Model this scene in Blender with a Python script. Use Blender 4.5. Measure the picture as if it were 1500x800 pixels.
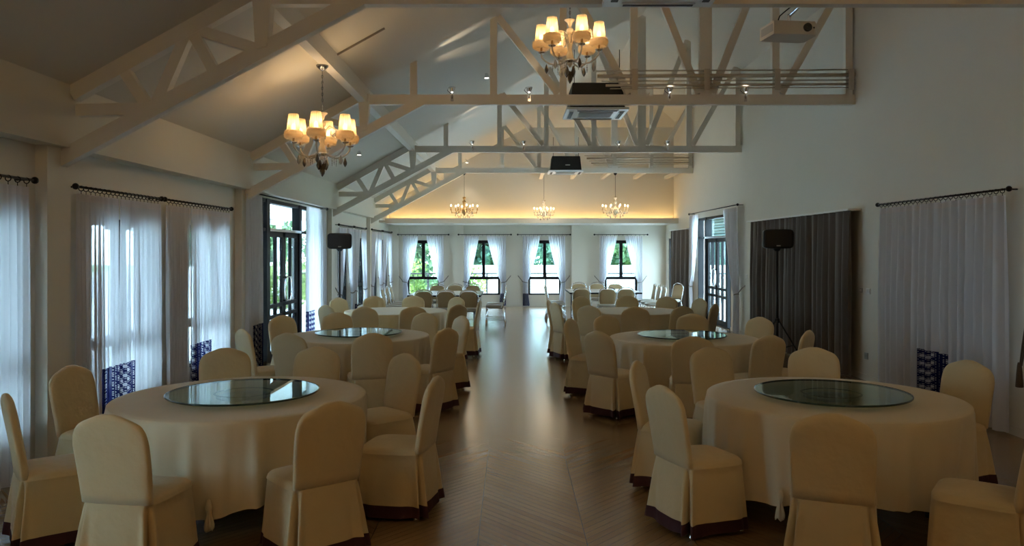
import bpy, math, random
from math import sin, cos, pi, radians, sqrt, atan2, exp
from mathutils import Vector, Matrix
random.seed(7)
for o in list(bpy.data.objects): bpy.data.objects.remove(o)
S = bpy.context.scene
COL = S.collection

# ------------------------------------------------------------------ camera, sky, exposure
F = 1150.0; CAMH = 1.8; CX = 750.0; CY = 366.0
cam_d = bpy.data.cameras.new('camera'); cam = bpy.data.objects.new('camera', cam_d); COL.objects.link(cam)
cam.location = (0, 0, CAMH); cam.rotation_euler = (radians(90), 0, 0)
cam_d.sensor_width = 36; cam_d.lens = 36*F/1500; cam_d.shift_y = -34/1500
cam_d.clip_end = 300
S.camera = cam
S.view_settings.view_transform = 'Standard'; S.view_settings.look = 'None'
S.view_settings.gamma = 1; S.view_settings.use_curve_mapping = False
S.view_settings.exposure = 0.78
SKY = 15.0
w = bpy.data.worlds.new('world'); S.world = w; w.use_nodes = True
bg = w.node_tree.nodes['Background']; bg.inputs[0].default_value = (0.58, 0.81, 1.0, 1); bg.inputs[1].default_value = SKY
BULB = 3.2      # watts of light per shaded chandelier bulb
SMALL = 1.1     # per small candle bulb of the far chandeliers
SPOT = 9.0
COVE = 14.0

# main dimensions (metres)
XL, XR, XB = -3.9, 4.88, -3.72     # left wall, right wall, left beam face
YB, YF, YU = -2.5, 24.9, 23.7      # back wall, far lower wall, far upper wall
YT = [6.66, 11.22, 16.72, 21.2]    # trusses
XRIDGE = 2.77; PITCH = 0.555; ZB = 3.19
def zc(x): return ZB + PITCH*(min(x, 2*XRIDGE-x) - XB)

# ------------------------------------------------------------------ materials
def mat(name):
    m = bpy.data.materials.new(name); m.use_nodes = True
    return m, m.node_tree.nodes, m.node_tree.links, m.node_tree.nodes['Principled BSDF']
def pmat(name, col, rough=.5, metal=0, noise=0, nscale=8, bump=0, bscale=20, spec=.5, em=None, es=0, sheen=0, coat=0, vary=0):
    m, N, L, b = mat(name)
    b.inputs['Base Color'].default_value = (*col, 1); b.inputs['Roughness'].default_value = rough
    b.inputs['Metallic'].default_value = metal; b.inputs['Specular IOR Level'].default_value = spec
    b.inputs['Sheen Weight'].default_value = sheen; b.inputs['Coat Weight'].default_value = coat
    if em: b.inputs['Emission Color'].default_value = (*em, 1); b.inputs['Emission Strength'].default_value = es
    tc = N.new('ShaderNodeTexCoord')
    if noise or vary:
        n = N.new('ShaderNodeTexNoise'); n.inputs['Scale'].default_value = nscale; n.inputs['Detail'].default_value = 4
        L.new(tc.outputs['Object'], n.inputs['Vector'])
        r = N.new('ShaderNodeMapRange'); r.inputs[3].default_value = 1-noise; r.inputs[4].default_value = 1+noise
        L.new(n.outputs['Fac'], r.inputs[0])
        hs = N.new('ShaderNodeHueSaturation'); hs.inputs['Color'].default_value = (*col, 1)
        if vary:
            oi = N.new('ShaderNodeObjectInfo'); r2 = N.new('ShaderNodeMapRange'); r2.inputs[3].default_value = 1-vary; r2.inputs[4].default_value = 1+vary
            L.new(oi.outputs['Random'], r2.inputs[0]); mu = N.new('ShaderNodeMath'); mu.operation = 'MULTIPLY'
            L.new(r.outputs[0], mu.inputs[0]); L.new(r2.outputs[0], mu.inputs[1]); L.new(mu.outputs[0], hs.inputs['Value'])
        else: L.new(r.outputs[0], hs.inputs['Value'])
        L.new(hs.outputs[0], b.inputs['Base Color'])
    if bump:
        n2 = N.new('ShaderNodeTexNoise'); n2.inputs['Scale'].default_value = bscale; n2.inputs['Detail'].default_value = 3
        L.new(tc.outputs['Object'], n2.inputs['Vector'])
        bp = N.new('ShaderNodeBump'); bp.inputs['Strength'].default_value = bump; bp.inputs['Distance'].default_value = .02
        L.new(n2.outputs['Fac'], bp.inputs['Height']); L.new(bp.outputs[0], b.inputs['Normal'])
    return m
M = {}
M['wall'] = pmat('wall_paint', (.70, .66, .57), .75, noise=.03, nscale=1.2, bump=.05, bscale=40)
M['ceil'] = pmat('ceiling_paint', (.66, .62, .54), .8, noise=.02, nscale=.8)
M['steel'] = pmat('cream_truss_paint', (.74, .69, .60), .5, noise=.03, nscale=6)
M['black'] = pmat('black_frame', (.008, .009, .011), .6, spec=.25)
M['blackmat'] = pmat('black_plastic', (.01, .01, .011), .55, bump=.1, bscale=90)
M['iron'] = pmat('wrought_iron', (.015, .013, .012), .45, metal=.6)
M['cover'] = pmat('cream_chair_cover', (.64, .51, .29), .8, noise=.05, nscale=5, bump=.5, bscale=10, sheen=.25, vary=.09)
M['cloth'] = pmat('cream_tablecloth', (.66, .56, .38), .8, noise=.04, nscale=4, bump=.18, bscale=6, sheen=.2)
M['maroon'] = pmat('maroon_hem', (.045, .008, .012), .75, bump=.2, bscale=30)
M['chrome'] = pmat('chrome', (.72, .74, .76), .18, metal=1)
M['dchrome'] = pmat('dark_chrome', (.25, .26, .28), .25, metal=1)
M['tan'] = pmat('tan_vinyl', (.42, .31, .16), .5, noise=.05, bump=.1, bscale=60, vary=.06)
M['seatv'] = pmat('grey_vinyl', (.38, .35, .29), .4, noise=.05)
M['tabletop'] = pmat('white_laminate', (.72, .72, .70), .22, noise=.02)
M['darkmetal'] = pmat('dark_metal', (.03, .03, .032), .45, metal=.5)
M['brown'] = pmat('brown_drape', (.105, .082, .066), .85, noise=.08, nscale=3, bump=.15, bscale=80, sheen=.3)
M['acpanel'] = pmat('ac_panel', (.72, .75, .76), .35)
M['acgrey'] = pmat('ac_grille', (.30, .30, .27), .4)
M['projector'] = pmat('projector_shell', (.62, .56, .46), .4)
M['lens'] = pmat('projector_lens', (.01, .01, .012), .1, coat=1)
M['pipe'] = pmat('pipe_wrap', (.55, .48, .38), .35, noise=.05)
M['plastic'] = pmat('white_plastic', (.75, .74, .70), .4)
M['plasticgrey'] = pmat('grey_plastic', (.35, .34, .31), .4)
M['porcelain'] = pmat('cream_porcelain', (.72, .60, .42), .25, coat=.4)
M['gold'] = pmat('antique_gold', (.52, .33, .14), .3, metal=.8)
M['rope'] = pmat('brown_rope', (.09, .06, .035), .85, bump=.4, bscale=120)
M['strap'] = pmat('grey_tie_strap', (.25, .22, .19), .7)
M['silk'] = pmat('silver_grey_cloth', (.6, .6, .6), .5)
M['grass'] = pmat('lawn', (.16, .26, .07), .9, noise=.3, nscale=3)
M['paving'] = pmat('pale_paving', (.66, .67, .68), .8, noise=.06, nscale=1)
M['white'] = pmat('white_paint', (.72, .73, .75), .6)
M['teal'] = pmat('teal_siding', (.045, .085, .085), .6, noise=.1)
M['trunk'] = pmat('bark', (.10, .07, .05), .9, noise=.2, nscale=20)
M['bulb'] = pmat('lit_bulb', (1, .8, .5), .4, em=(1.0, .70, .36), es=6)
M['led'] = pmat('led_strip', (1, .8, .5), .4, em=(1.0, .66, .26), es=COVE)
M['spotface'] = pmat('lit_spot_lens', (1, 1, 1), .4, em=(1.0, .93, .82), es=9)
def leafmat(name, c):
    m, N, L, b = mat(name); out = N['Material Output']
    d = N.new('ShaderNodeBsdfDiffuse'); t = N.new('ShaderNodeBsdfTranslucent'); mx = N.new('ShaderNodeMixShader'); mx.inputs[0].default_value = .35
    oi = N.new('ShaderNodeTexCoord'); n = N.new('ShaderNodeTexNoise'); n.inputs['Scale'].default_value = 1.6
    L.new(oi.outputs['Object'], n.inputs['Vector']); cr = N.new('ShaderNodeValToRGB')
    cr.color_ramp.elements[0].position = .35; cr.color_ramp.elements[0].color = (c[0]*.55, c[1]*.6, c[2]*.7, 1)
    cr.color_ramp.elements[1].position = .65; cr.color_ramp.elements[1].color = (c[0]*1.5, c[1]*1.35, c[2]*1.2, 1)
    L.new(n.outputs['Fac'], cr.inputs[0]); L.new(cr.outputs[0], d.inputs[0]); L.new(cr.outputs[0], t.inputs[0])
    L.new(d.outputs[0], mx.inputs[1]); L.new(t.outputs[0], mx.inputs[2]); L.new(mx.outputs[0], out.inputs[0]); return m
M['leaf'] = leafmat('tree_leaves', (.13, .22, .12)); M['leaf2'] = leafmat('bluish_tree_leaves', (.10, .20, .15)); M['leaf3'] = leafmat('hedge_leaves', (.16, .24, .07))

def schlick(N, L, f0):
    lw = N.new('ShaderNodeLayerWeight'); lw.inputs[0].default_value = .5
    p = N.new('ShaderNodeMath'); p.operation = 'POWER'; p.inputs[1].default_value = 5.0; L.new(lw.outputs['Facing'], p.inputs[0])
    m = N.new('ShaderNodeMath'); m.operation = 'MULTIPLY_ADD'; m.inputs[1].default_value = 1-f0; m.inputs[2].default_value = f0; L.new(p.outputs[0], m.inputs[0])
    return m
def window_glass():
    m, N, L, b = mat('window_glass'); out = N['Material Output']
    t = N.new('ShaderNodeBsdfTransparent'); t.inputs[0].default_value = (.93, .96, .96, 1)
    g = N.new('ShaderNodeBsdfGlossy'); g.inputs['Roughness'].default_value = .02
    f = schlick(N, L, .04)
    mx = N.new('ShaderNodeMixShader'); L.new(f.outputs[0], mx.inputs[0]); L.new(t.outputs[0], mx.inputs[1]); L.new(g.outputs[0], mx.inputs[2]); L.new(mx.outputs[0], out.inputs[0]); return m
M['glass'] = window_glass()
def susan_glass():
    m, N, L, b = mat('turntable_glass'); out = N['Material Output']
    t = N.new('ShaderNodeBsdfTransparent'); t.inputs[0].default_value = (.50, .60, .52, 1)
    g = N.new('ShaderNodeBsdfGlossy'); g.inputs['Roughness'].default_value = .01; g.inputs[0].default_value = (.85, .97, .92, 1)
    f = schlick(N, L, .12)
    mx = N.new('ShaderNodeMixShader'); L.new(f.outputs[0], mx.inputs[0]); L.new(t.outputs[0], mx.inputs[1]); L.new(g.outputs[0], mx.inputs[2]); L.new(mx.outputs[0], out.inputs[0]); return m
M['susan'] = susan_glass()
M['susanedge'] = pmat('glass_edge', (.01, .04, .03), .15, coat=.5)
def crystal():
    m, N, L, b = mat('crystal'); out = N['Material Output']
    t = N.new('ShaderNodeBsdfTransparent'); t.inputs[0].default_value = (.86, .86, .86, 1)
    g = N.new('ShaderNodeBsdfGlossy'); g.inputs['Roughness'].default_value = .06; g.inputs[0].default_value = (.95, .9, .82, 1)
    f = schlick(N, L, .16)
    d = N.new('ShaderNodeBsdfDiffuse'); d.inputs[0].default_value = (.8, .72, .6, 1)
    m1 = N.new('ShaderNodeMixShader'); m1.inputs[0].default_value = .42; L.new(t.outputs[0], m1.inputs[1]); L.new(d.outputs[0], m1.inputs[2])
    mx = N.new('ShaderNodeMixShader'); L.new(f.outputs[0], mx.inputs[0]); L.new(m1.outputs[0], mx.inputs[1]); L.new(g.outputs[0], mx.inputs[2]); L.new(mx.outputs[0], out.inputs[0]); return m
M['crystal'] = crystal()
M['smoke'] = pmat('smoky_crystal', (.16, .13, .10), .08, metal=.55, coat=1)
def shade_mat():
    m, N, L, b = mat('pleated_lampshade'); out = N['Material Output']
    col = (.62, .46, .26, 1)
    d = N.new('ShaderNodeBsdfDiffuse'); d.inputs[0].default_value = col
    t = N.new('ShaderNodeBsdfTranslucent'); t.inputs[0].default_value = (1, .80, .50, 1)
    tr = N.new('ShaderNodeBsdfTransparent')
    uv = N.new('ShaderNodeTexCoord'); sp = N.new('ShaderNodeSeparateXYZ'); L.new(uv.outputs['UV'], sp.inputs[0])
    wv = N.new('ShaderNodeMath'); wv.operation = 'MULTIPLY'; wv.inputs[1].default_value = 2*pi*16; L.new(sp.outputs[0], wv.inputs[0])
    sn = N.new('ShaderNodeMath'); sn.operation = 'SINE'; L.new(wv.outputs[0], sn.inputs[0])
    mr = N.new('ShaderNodeMapRange'); mr.inputs[1].default_value = -1; mr.inputs[3].default_value = .12; mr.inputs[4].default_value = .26; L.new(sn.outputs[0], mr.inputs[0])
    hs = N.new('ShaderNodeHueSaturation'); hs.inputs['Color'].default_value = (1, .80, .50, 1); L.new(mr.outputs[0], hs.inputs['Value']); L.new(hs.outputs[0], t.inputs[0])
    m1 = N.new('ShaderNodeMixShader'); m1.inputs[0].default_value = .6; L.new(d.outputs[0], m1.inputs[1]); L.new(t.outputs[0], m1.inputs[2])
    m2 = N.new('ShaderNodeMixShader'); m2.inputs[0].default_value = .3; L.new(m1.outputs[0], m2.inputs[1]); L.new(tr.outputs[0], m2.inputs[2])
    L.new(m2.outputs[0], out.inputs[0]); return m
M['shade'] = shade_mat()
def fur_mat():
    m, N, L, b = mat('feather_trim'); out = N['Material Output']
    d = N.new('ShaderNodeBsdfDiffuse'); t = N.new('ShaderNodeBsdfTranslucent'); d.inputs[0].default_value = (.85, .74, .55, 1); t.inputs[0].default_value = (.95, .82, .6, 1)
    mx = N.new('ShaderNodeMixShader'); mx.inputs[0].default_value = .5; L.new(d.outputs[0], mx.inputs[1]); L.new(t.outputs[0], mx.inputs[2]); L.new(mx.outputs[0], out.inputs[0]); return m
M['fur'] = fur_mat()
def sheer(name, col, tp, pattern=False):
    m, N, L, b = mat(name); out = N['Material Output']
    d = N.new('ShaderNodeBsdfDiffuse'); t = N.new('ShaderNodeBsdfTranslucent'); tr = N.new('ShaderNodeBsdfTransparent')
    d.inputs[0].default_value = (*col, 1); t.inputs[0].default_value = (*col, 1)
    m1 = N.new('ShaderNodeMixShader'); m1.inputs[0].default_value = .5; L.new(d.outputs[0], m1.inputs[1]); L.new(t.outputs[0], m1.inputs[2])
    m2 = N.new('ShaderNodeMixShader'); m2.inputs[0].default_value = tp; L.new(m1.outputs[0], m2.inputs[1]); L.new(tr.outputs[0], m2.inputs[2])
    L.new(m2.outputs[0], out.inputs[0])
    if pattern:      # navy geometric print in the cloth's own UV (metres)
        uv = N.new('ShaderNodeTexCoord'); sp = N.new('ShaderNodeSeparateXYZ'); L.new(uv.outputs['UV'], sp.inputs[0])
        def mth(op, a, b_=None):
            n = N.new('ShaderNodeMath'); n.operation = op
            for i, v in enumerate((a, b_)):
                if v is None: continue
                if isinstance(v, (int, float)): n.inputs[i].default_value = v
                else: L.new(v, n.inputs[i])
            return n.outputs[0]
        def stripes(ax, ay, width):
            v = mth('ADD', mth('MULTIPLY', sp.outputs[0], ax), mth('MULTIPLY', sp.outputs[1], ay))
            return mth('LESS_THAN', mth('ABSOLUTE', mth('SUBTRACT', mth('FRACT', v), .5)), width)
        k = 13.0
        a = stripes(k, 0, .13); b1 = stripes(k*.5, k*.866, .11); c1 = stripes(-k*.5, k*.866, .11)
        e = stripes(k*2, 0, .07); f1 = stripes(k, k*1.732, .08); g1 = stripes(-k, k*1.732, .08)
        s = a
        for q in (b1, c1, e, f1, g1): s = mth('MAXIMUM', s, q)
        mix = N.new('ShaderNodeMix'); mix.data_type = 'RGBA'; L.new(s, mix.inputs['Factor'])
        mix.inputs['A'].default_value = (.02, .025, .12, 1); mix.inputs['B'].default_value = (.62, .63, .70, 1)
        # inverted so the dark colour forms the wide lines and knots
        mix.inputs['A'].default_value, mix.inputs['B'].default_value = (.62, .63, .70, 1), (.015, .02, .10, 1)
        L.new(mix.outputs['Result'], d.inputs[0]); L.new(mix.outputs['Result'], t.inputs[0])
    return m
M['sheer'] = sheer('sheer_curtain', (.80, .80, .84), .09)
M['heading'] = sheer('curtain_heading', (.78, .74, .76), .02)
M['navy'] = sheer('navy_print_curtain', (.2, .2, .5), .04, True)
def floor_mat():
    m, N, L, b = mat('chevron_floor')
    tc = N.new('ShaderNodeTexCoord'); sp = N.new('ShaderNodeSeparateXYZ'); L.new(tc.outputs['Object'], sp.inputs[0])
    def mth(op, a, b_=None, c_=None):
        n = N.new('ShaderNodeMath'); n.operation = op
        for i, v in enumerate((a, b_, c_)):
            if v is None: continue
            if isinstance(v, (int, float)): n.inputs[i].default_value = v
            else: L.new(v, n.inputs[i])
        return n.outputs[0]
    W = .67
    xs = mth('DIVIDE', mth('ADD', sp.outputs[0], .21+W*40), W)
    c = mth('FLOOR', xs); fr = mth('FRACT', xs)
    par = mth('MODULO', c, 2.0)                      # 0 or 1
    sgn = mth('SUBTRACT', mth('MULTIPLY', par, 2.0), 1.0)
    loc = mth('MULTIPLY', mth('MULTIPLY', mth('SUBTRACT', fr, .5), W), sgn)
    v = mth('SUBTRACT', sp.outputs[1], mth('MULTIPLY', loc, 1.15))
    pv = mth('DIVIDE', v, .085); pid = mth('FLOOR', pv); pf = mth('FRACT', pv)
    groove = mth('LESS_THAN', mth('ABSOLUTE', mth('SUBTRACT', pf, .5)), .475)
    g2 = mth('LESS_THAN', mth('ABSOLUTE', mth('SUBTRACT', fr, .5)), .496)
    gr = mth('MULTIPLY', groove, g2)
    cb = N.new('ShaderNodeCombineXYZ'); L.new(pid, cb.inputs[0]); L.new(c, cb.inputs[1])
    wn = N.new('ShaderNodeTexWhiteNoise'); wn.noise_dimensions = '2D'; L.new(cb.outputs[0], wn.inputs['Vector'])
    cb2 = N.new('ShaderNodeCombineXYZ'); L.new(mth('MULTIPLY', v, 38.0), cb2.inputs[0]); L.new(mth('MULTIPLY', loc, 2.5), cb2.inputs[1]); L.new(mth('MULTIPLY', pid, 3.7), cb2.inputs[2])
    nz = N.new('ShaderNodeTexNoise'); nz.inputs['Scale'].default_value = 1.0; nz.inputs['Detail'].default_value = 3; L.new(cb2.outputs[0], nz.inputs['Vector'])
    cr = N.new('ShaderNodeValToRGB'); cr.color_ramp.elements[0].color = (.25, .145, .065, 1); cr.color_ramp.elements[1].color = (.315, .195, .09, 1)
    cr.color_ramp.elements[0].position = .2; cr.color_ramp.elements[1].position = .8
    L.new(mth('ADD', mth('MULTIPLY', nz.outputs['Fac'], .6), mth('MULTIPLY', wn.outputs['Value'], .4)), cr.inputs[0])
    mix = N.new('ShaderNodeMix'); mix.data_type = 'RGBA'; mix.inputs['A'].default_value = (.10, .06, .03, 1)
    L.new(gr, mix.inputs['Factor']); L.new(cr.outputs[0], mix.inputs['B']); L.new(mix.outputs['Result'], b.inputs['Base Color'])
    h = mth('ADD', mth('MULTIPLY', gr, 1.0), mth('MULTIPLY', nz.outputs['Fac'], .5))
    bp = N.new('ShaderNodeBump'); bp.inputs['Strength'].default_value = .35; bp.inputs['Distance'].default_value = .003
    L.new(h, bp.inputs['Height']); L.new(bp.outputs[0], b.inputs['Normal'])
    b.inputs['Coat Weight'].default_value = .55; b.inputs['Coat Roughness'].default_value = .22; b.inputs['Roughness'].default_value = .24; b.inputs['Specular IOR Level'].default_value = .65
    return m
M['floor'] = floor_mat()

# ------------------------------------------------------------------ helpers
class MB:
    def __init__(s, smooth=False): s.v = []; s.f = []; s.uv = {}; s.smooth = smooth; s.sm = []
    def add(s, vs, fs, uvs=None, smooth=None):
        o = len(s.v); s.v += [tuple(p) for p in vs]; s.f += [tuple(i+o for i in f) for f in fs]
        s.sm += [s.smooth if smooth is None else smooth]*len(fs)
        if uvs:
            for i, u in enumerate(uvs): s.uv[o+i] = u
        return s
    def box(s, x0, x1, y0, y1, z0, z1):
        vs = [(x, y, z) for z in (z0, z1) for y in (y0, y1) for x in (x0, x1)]
        return s.add(vs, [(0, 2, 3, 1), (4, 5, 7, 6), (0, 1, 5, 4), (2, 6, 7, 3), (0, 4, 6, 2), (1, 3, 7, 5)], smooth=False)
    def prism(s, poly, a0, a1, axis='y'):     # poly in (x,z) extruded along y, or (y,z) along x
        n = len(poly)
        g = (lambda p, a: (p[0], a, p[1])) if axis == 'y' else ((lambda p, a: (a, p[0], p[1])) if axis == 'x' else (lambda p, a: (p[0], p[1], a)))
        vs = [g(p, a0) for p in poly]+[g(p, a1) for p in poly]
        return s.add(vs, [tuple(range(n)), tuple(range(2*n-1, n-1, -1))]+[(i, i+n, (i+1) % n+n, (i+1) % n) for i in range(n)], smooth=False)
    def member(s, a, b, wd, y0, y1):          # bar between two (x,z) points
        a = Vector(a); b = Vector(b); d = (b-a).normalized(); n = Vector((-d.y, d.x))*wd/2
        return s.prism([a+n, a-n, b-n, b+n], y0, y1)
    def loft(s, rings, close=True, capa=False, capb=False, uvs=None):
        n = len(rings[0]); vs = [p for r in rings for p in r]; fs = []
        for j in range(len(rings)-1):
            for i in range(n if close else n-1):
                fs.append((j*n+i, j*n+(i+1) % n, (j+1)*n+(i+1) % n, (j+1)*n+i))
        if capa: fs.append(tuple(range(n-1, -1, -1)))
        if capb: fs.append(tuple((len(rings)-1)*n+i for i in range(n)))
        return s.add(vs, fs, uvs, smooth=True)
    def lathe(s, prof, c=(0, 0, 0), n=24, cap=True):
        rings = [[(c[0]+r*cos(2*pi*i/n), c[1]+r*sin(2*pi*i/n), c[2]+z) for i in range(n)] for r, z in prof]
        return s.loft(rings, True, cap, cap)
    def tube(s, pts, r, n=8, cap=True):
        P = [Vector(p) for p in pts]; rings = []; up = None
        for i, p in enumerate(P):
            t = ((P[min(i+1, len(P)-1)]-P[max(i-1, 0)])).normalized()
            if up is None: up = Vector((0, 0, 1)) if abs(t.z) < .9 else Vector((1, 0, 0))
            a = t.cross(up).normalized(); up = a.cross(t).normalized(); rr = r[i] if isinstance(r, (list, tuple)) else r
            rings.append([tuple(p+a*rr*cos(2*pi*k/n)+up*rr*sin(2*pi*k/n)) for k in range(n)])
        return s.loft(rings, True, cap, cap)
    def ball(s, c, r, n=12, m=8, sz=1):
        return s.lathe([(r*sin(pi*j/m)+1e-5, -r*sz*cos(pi*j/m)) for j in range(m+1)], c, n)
    def build(s, name, m, parent=None, loc=None):
        me = bpy.data.meshes.new(name); me.from_pydata(s.v, [], s.f)
        me.polygons.foreach_set('use_smooth', s.sm)
        if s.uv:
            ul = me.uv_layers.new(name='UVMap')
            for l in me.loops: ul.data[l.index].uv = s.uv.get(l.vertex_index, (0, 0))
        me.update(); o = bpy.data.objects.new(name, me); COL.objects.link(o)
        me.materials.append(M[m] if isinstance(m, str) else m)
        if parent: o.parent = parent
        if loc: o.location = loc
        return o
def tag(o, label, cat, group=None, kind=None):
    o['label'] = label; o['category'] = cat
    if group: o['group'] = group
    if kind: o['kind'] = kind
    return o
def thing(name, label, cat, loc=(0, 0, 0), rz=0, group=None):
    o = bpy.data.objects.new(name, None); COL.objects.link(o); o.location = loc; o.rotation_euler = (0, 0, rz)
    o.empty_display_size = .1
    return tag(o, label, cat, group)
def struct(o): o['kind'] = 'structure'; return o
def dup(root, label=None, loc=None, rz=None, group=None):
    def rec(o, par):
        c = o.copy(); COL.objects.link(c); c.parent = par
        for ch in o.children: rec(ch, c)
        return c
    r = rec(root, None)
    if loc is not None: r.location = loc
    if rz is not None: r.rotation_euler = (0, 0, rz)
    if label: r['label'] = label
    if group: r['group'] = group
    return r
def light(name, kind, energy, loc, col, parent=None, **k):
    l = bpy.data.lights.new(name, kind); l.energy = energy; l.color = col
    for a, b in k.items(): setattr(l, a, b)
    o = bpy.data.objects.new(name, l); COL.objects.link(o); o.location = loc
    if parent: o.parent = parent
    return o

# ------------------------------------------------------------------ the setting
def holed(name, lo, hi, z0, z1, holes, fn):
    """wall slab with rectangular openings; fn(mb, a0, a1, z0, z1) adds a block"""
    mb = MB(); A = sorted({lo, hi, *[h[0] for h in holes], *[h[1] for h in holes]}); Z = sorted({z0, z1, *[h[2] for h in holes], *[h[3] for h in holes]})
    for i in range(len(A)-1):
        run = None
        for j in range(len(Z)-1):
            ca = (A[i]+A[i+1])/2; cz = (Z[j]+Z[j+1])/2
            hit = any(h[0] < ca < h[1] and h[2] < cz < h[3] for h in holes)
            if not hit: run = Z[j] if run is None else run
            if run is not None and (hit or j == len(Z)-2):
                fn(mb, A[i], A[i+1], run, Z[j] if hit else Z[j+1]); run = None
    return struct(mb.build(name, 'wall'))
WZ0, WZ1 = .37, 2.10
LWIN = [3.4, 5.62, 7.88, 10.02, 18.05, 20.1, 22.15, 24.05]       # centres of left windows (y)
LW = {y: (.5 if y > 17 else .62) for y in LWIN}
LDOOR = (12.25, 15.6, 0, 2.62)
RDOOR = (17.5, 20.6, 0, 2.62)
RWIN = (23.45, 24.45, .1, 2.15)
FWIN = [-2.81, -.90, 1.035, 3.46]
struct(MB().box(XL-.2, XR+.2, YB-.2, YF+.2, -.12, 0).build('floor', 'floor'))
holed('wall_left', YB, YF, 0, 3.1, [(y-LW[y], y+LW[y], WZ0, WZ1) for y in LWIN]+[LDOOR], lambda m, a, b, c, d: m.box(XL-.2, XL, a, b, c, d))
holed('wall_right', YB, YF, 0, 6.0, [RDOOR, RWIN], lambda m, a, b, c, d: m.box(XR, XR+.2, a, b, c, d))
holed('wall_far', XL-.2, XR+.2, 0, 2.66, [(x-.515, x+.515, WZ0, WZ1) for x in FWIN], lambda m, a, b, c, d: m.box(a, b, YF, YF+.2, c, d))
struct(MB().box(XL-.2, XR+.2, YU, YU+.2, 2.66, 6.9).build('wall_far_upper', 'wall'))
struct(MB().box(XL-.2, XR+.2, YB-.2, YB, 0, 7.2).build('wall_back', 'wall'))
# ceiling: two slopes and a hip at the far end
cm = MB(); t = .2; x0 = XL-.2; x1 = XR+.2
cm.prism([(x0, zc(x0)), (XRIDGE, zc(XRIDGE)), (x1, zc(x1)), (x1, zc(x1)+t), (XRIDGE, zc(XRIDGE)+t), (x0, zc(x0)+t)], YB-.2, YF+.2)
cm.prism([(YU+.01, 5.49), (21.32, 6.83), (21.5, 7.0), (YU+.01, 5.75)], x0+2.5, x1, 'x')
struct(cm.build('ceiling', 'ceil'))
struct(MB().box(XL, XB, YB, YF, 2.66, 3.24).build('trim_1', 'wall'))                # beam above the left windows
# cove ledge along the far wall
cv = MB(); cv.box(XB, XR, 23.0, YF, 2.58, 2.64); cv.box(XL, XB, 23.0, YF, 2.6, 2.66); cv.box(XB, XR, 23.0, 23.05, 2.64, 2.73); struct(cv.build('trim_2', 'wall'))
tag(MB().box(XB+.1, XR-.05, 23.52, 23.56, 2.642, 2.655).build('light_strip', 'led'), 'long warm lit strip hidden in the cove ledge above the far windows', 'light')
# columns
n = 3
for k, y in enumerate([2.2]+YT):
    struct(MB().box(XL, -3.80, y-.24 if k == 1 else y-.17, y+.10 if k == 1 else y+.15, 0, 2.66).build('trim_%d' % n, 'wall')); n += 1
for x in (-3.74, -1.68, 2.04):
    struct(MB().box(x-.16, x+.16, YF-.12, YF, 0, 2.58).build('trim_%d' % n, 'wall')); n += 1
# purlin and short beams beyond the last truss
struct(MB().prism([(-2.18, 3.9), (-2.06, 3.9), (-2.06, 4.13), (-2.18, 4.07)], YB, YU).build('trim_%d' % n, 'steel')); n += 1
for x in (.86, 1.80, 2.72, 3.70, 4.64):
    struct(MB().box(x-.05, x+.05, 21.27, YU, 3.93, 4.02).build('trim_%d' % n, 'steel')); n += 1
for y, xe in ((9.25, -1.5), (20.75, -1.62)):
    struct(MB().member((-2.06, zc(-2.06)-.012), (xe, zc(xe)-.012), .02, y-.012, y+.012).build('trim_%d' % n, 'strap')); n += 1
# baseboards
bbm = MB()
for a, b in ((YB, LDOOR[0]), (LDOOR[1], YF)): bbm.box(XL, XL+.012, a, b, 0, .08)
struct(bbm.build('baseboard_left', 'wall'))
bbm = MB()
for a, b in ((YB, RDOOR[0]), (RDOOR[1], RWIN[0])): bbm.box(XR-.012, XR, a, b, 0, .08)
struct(bbm.build('baseboard_right', 'wall'))
struct(MB().box(XL, XR, YF-.012, YF, 0, .08).build('baseboard_far', 'wall'))

def portal(loc, rot, sx, sy):
    l = bpy.data.lights.new('window_portal', 'AREA'); l.shape = 'RECTANGLE'; l.size = sx; l.size_y = sy; l.cycles.is_portal = True
    o = bpy.data.objects.new('window_portal', l); COL.objects.link(o); o.location = loc; o.rotation_euler = rot
    return o
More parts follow.
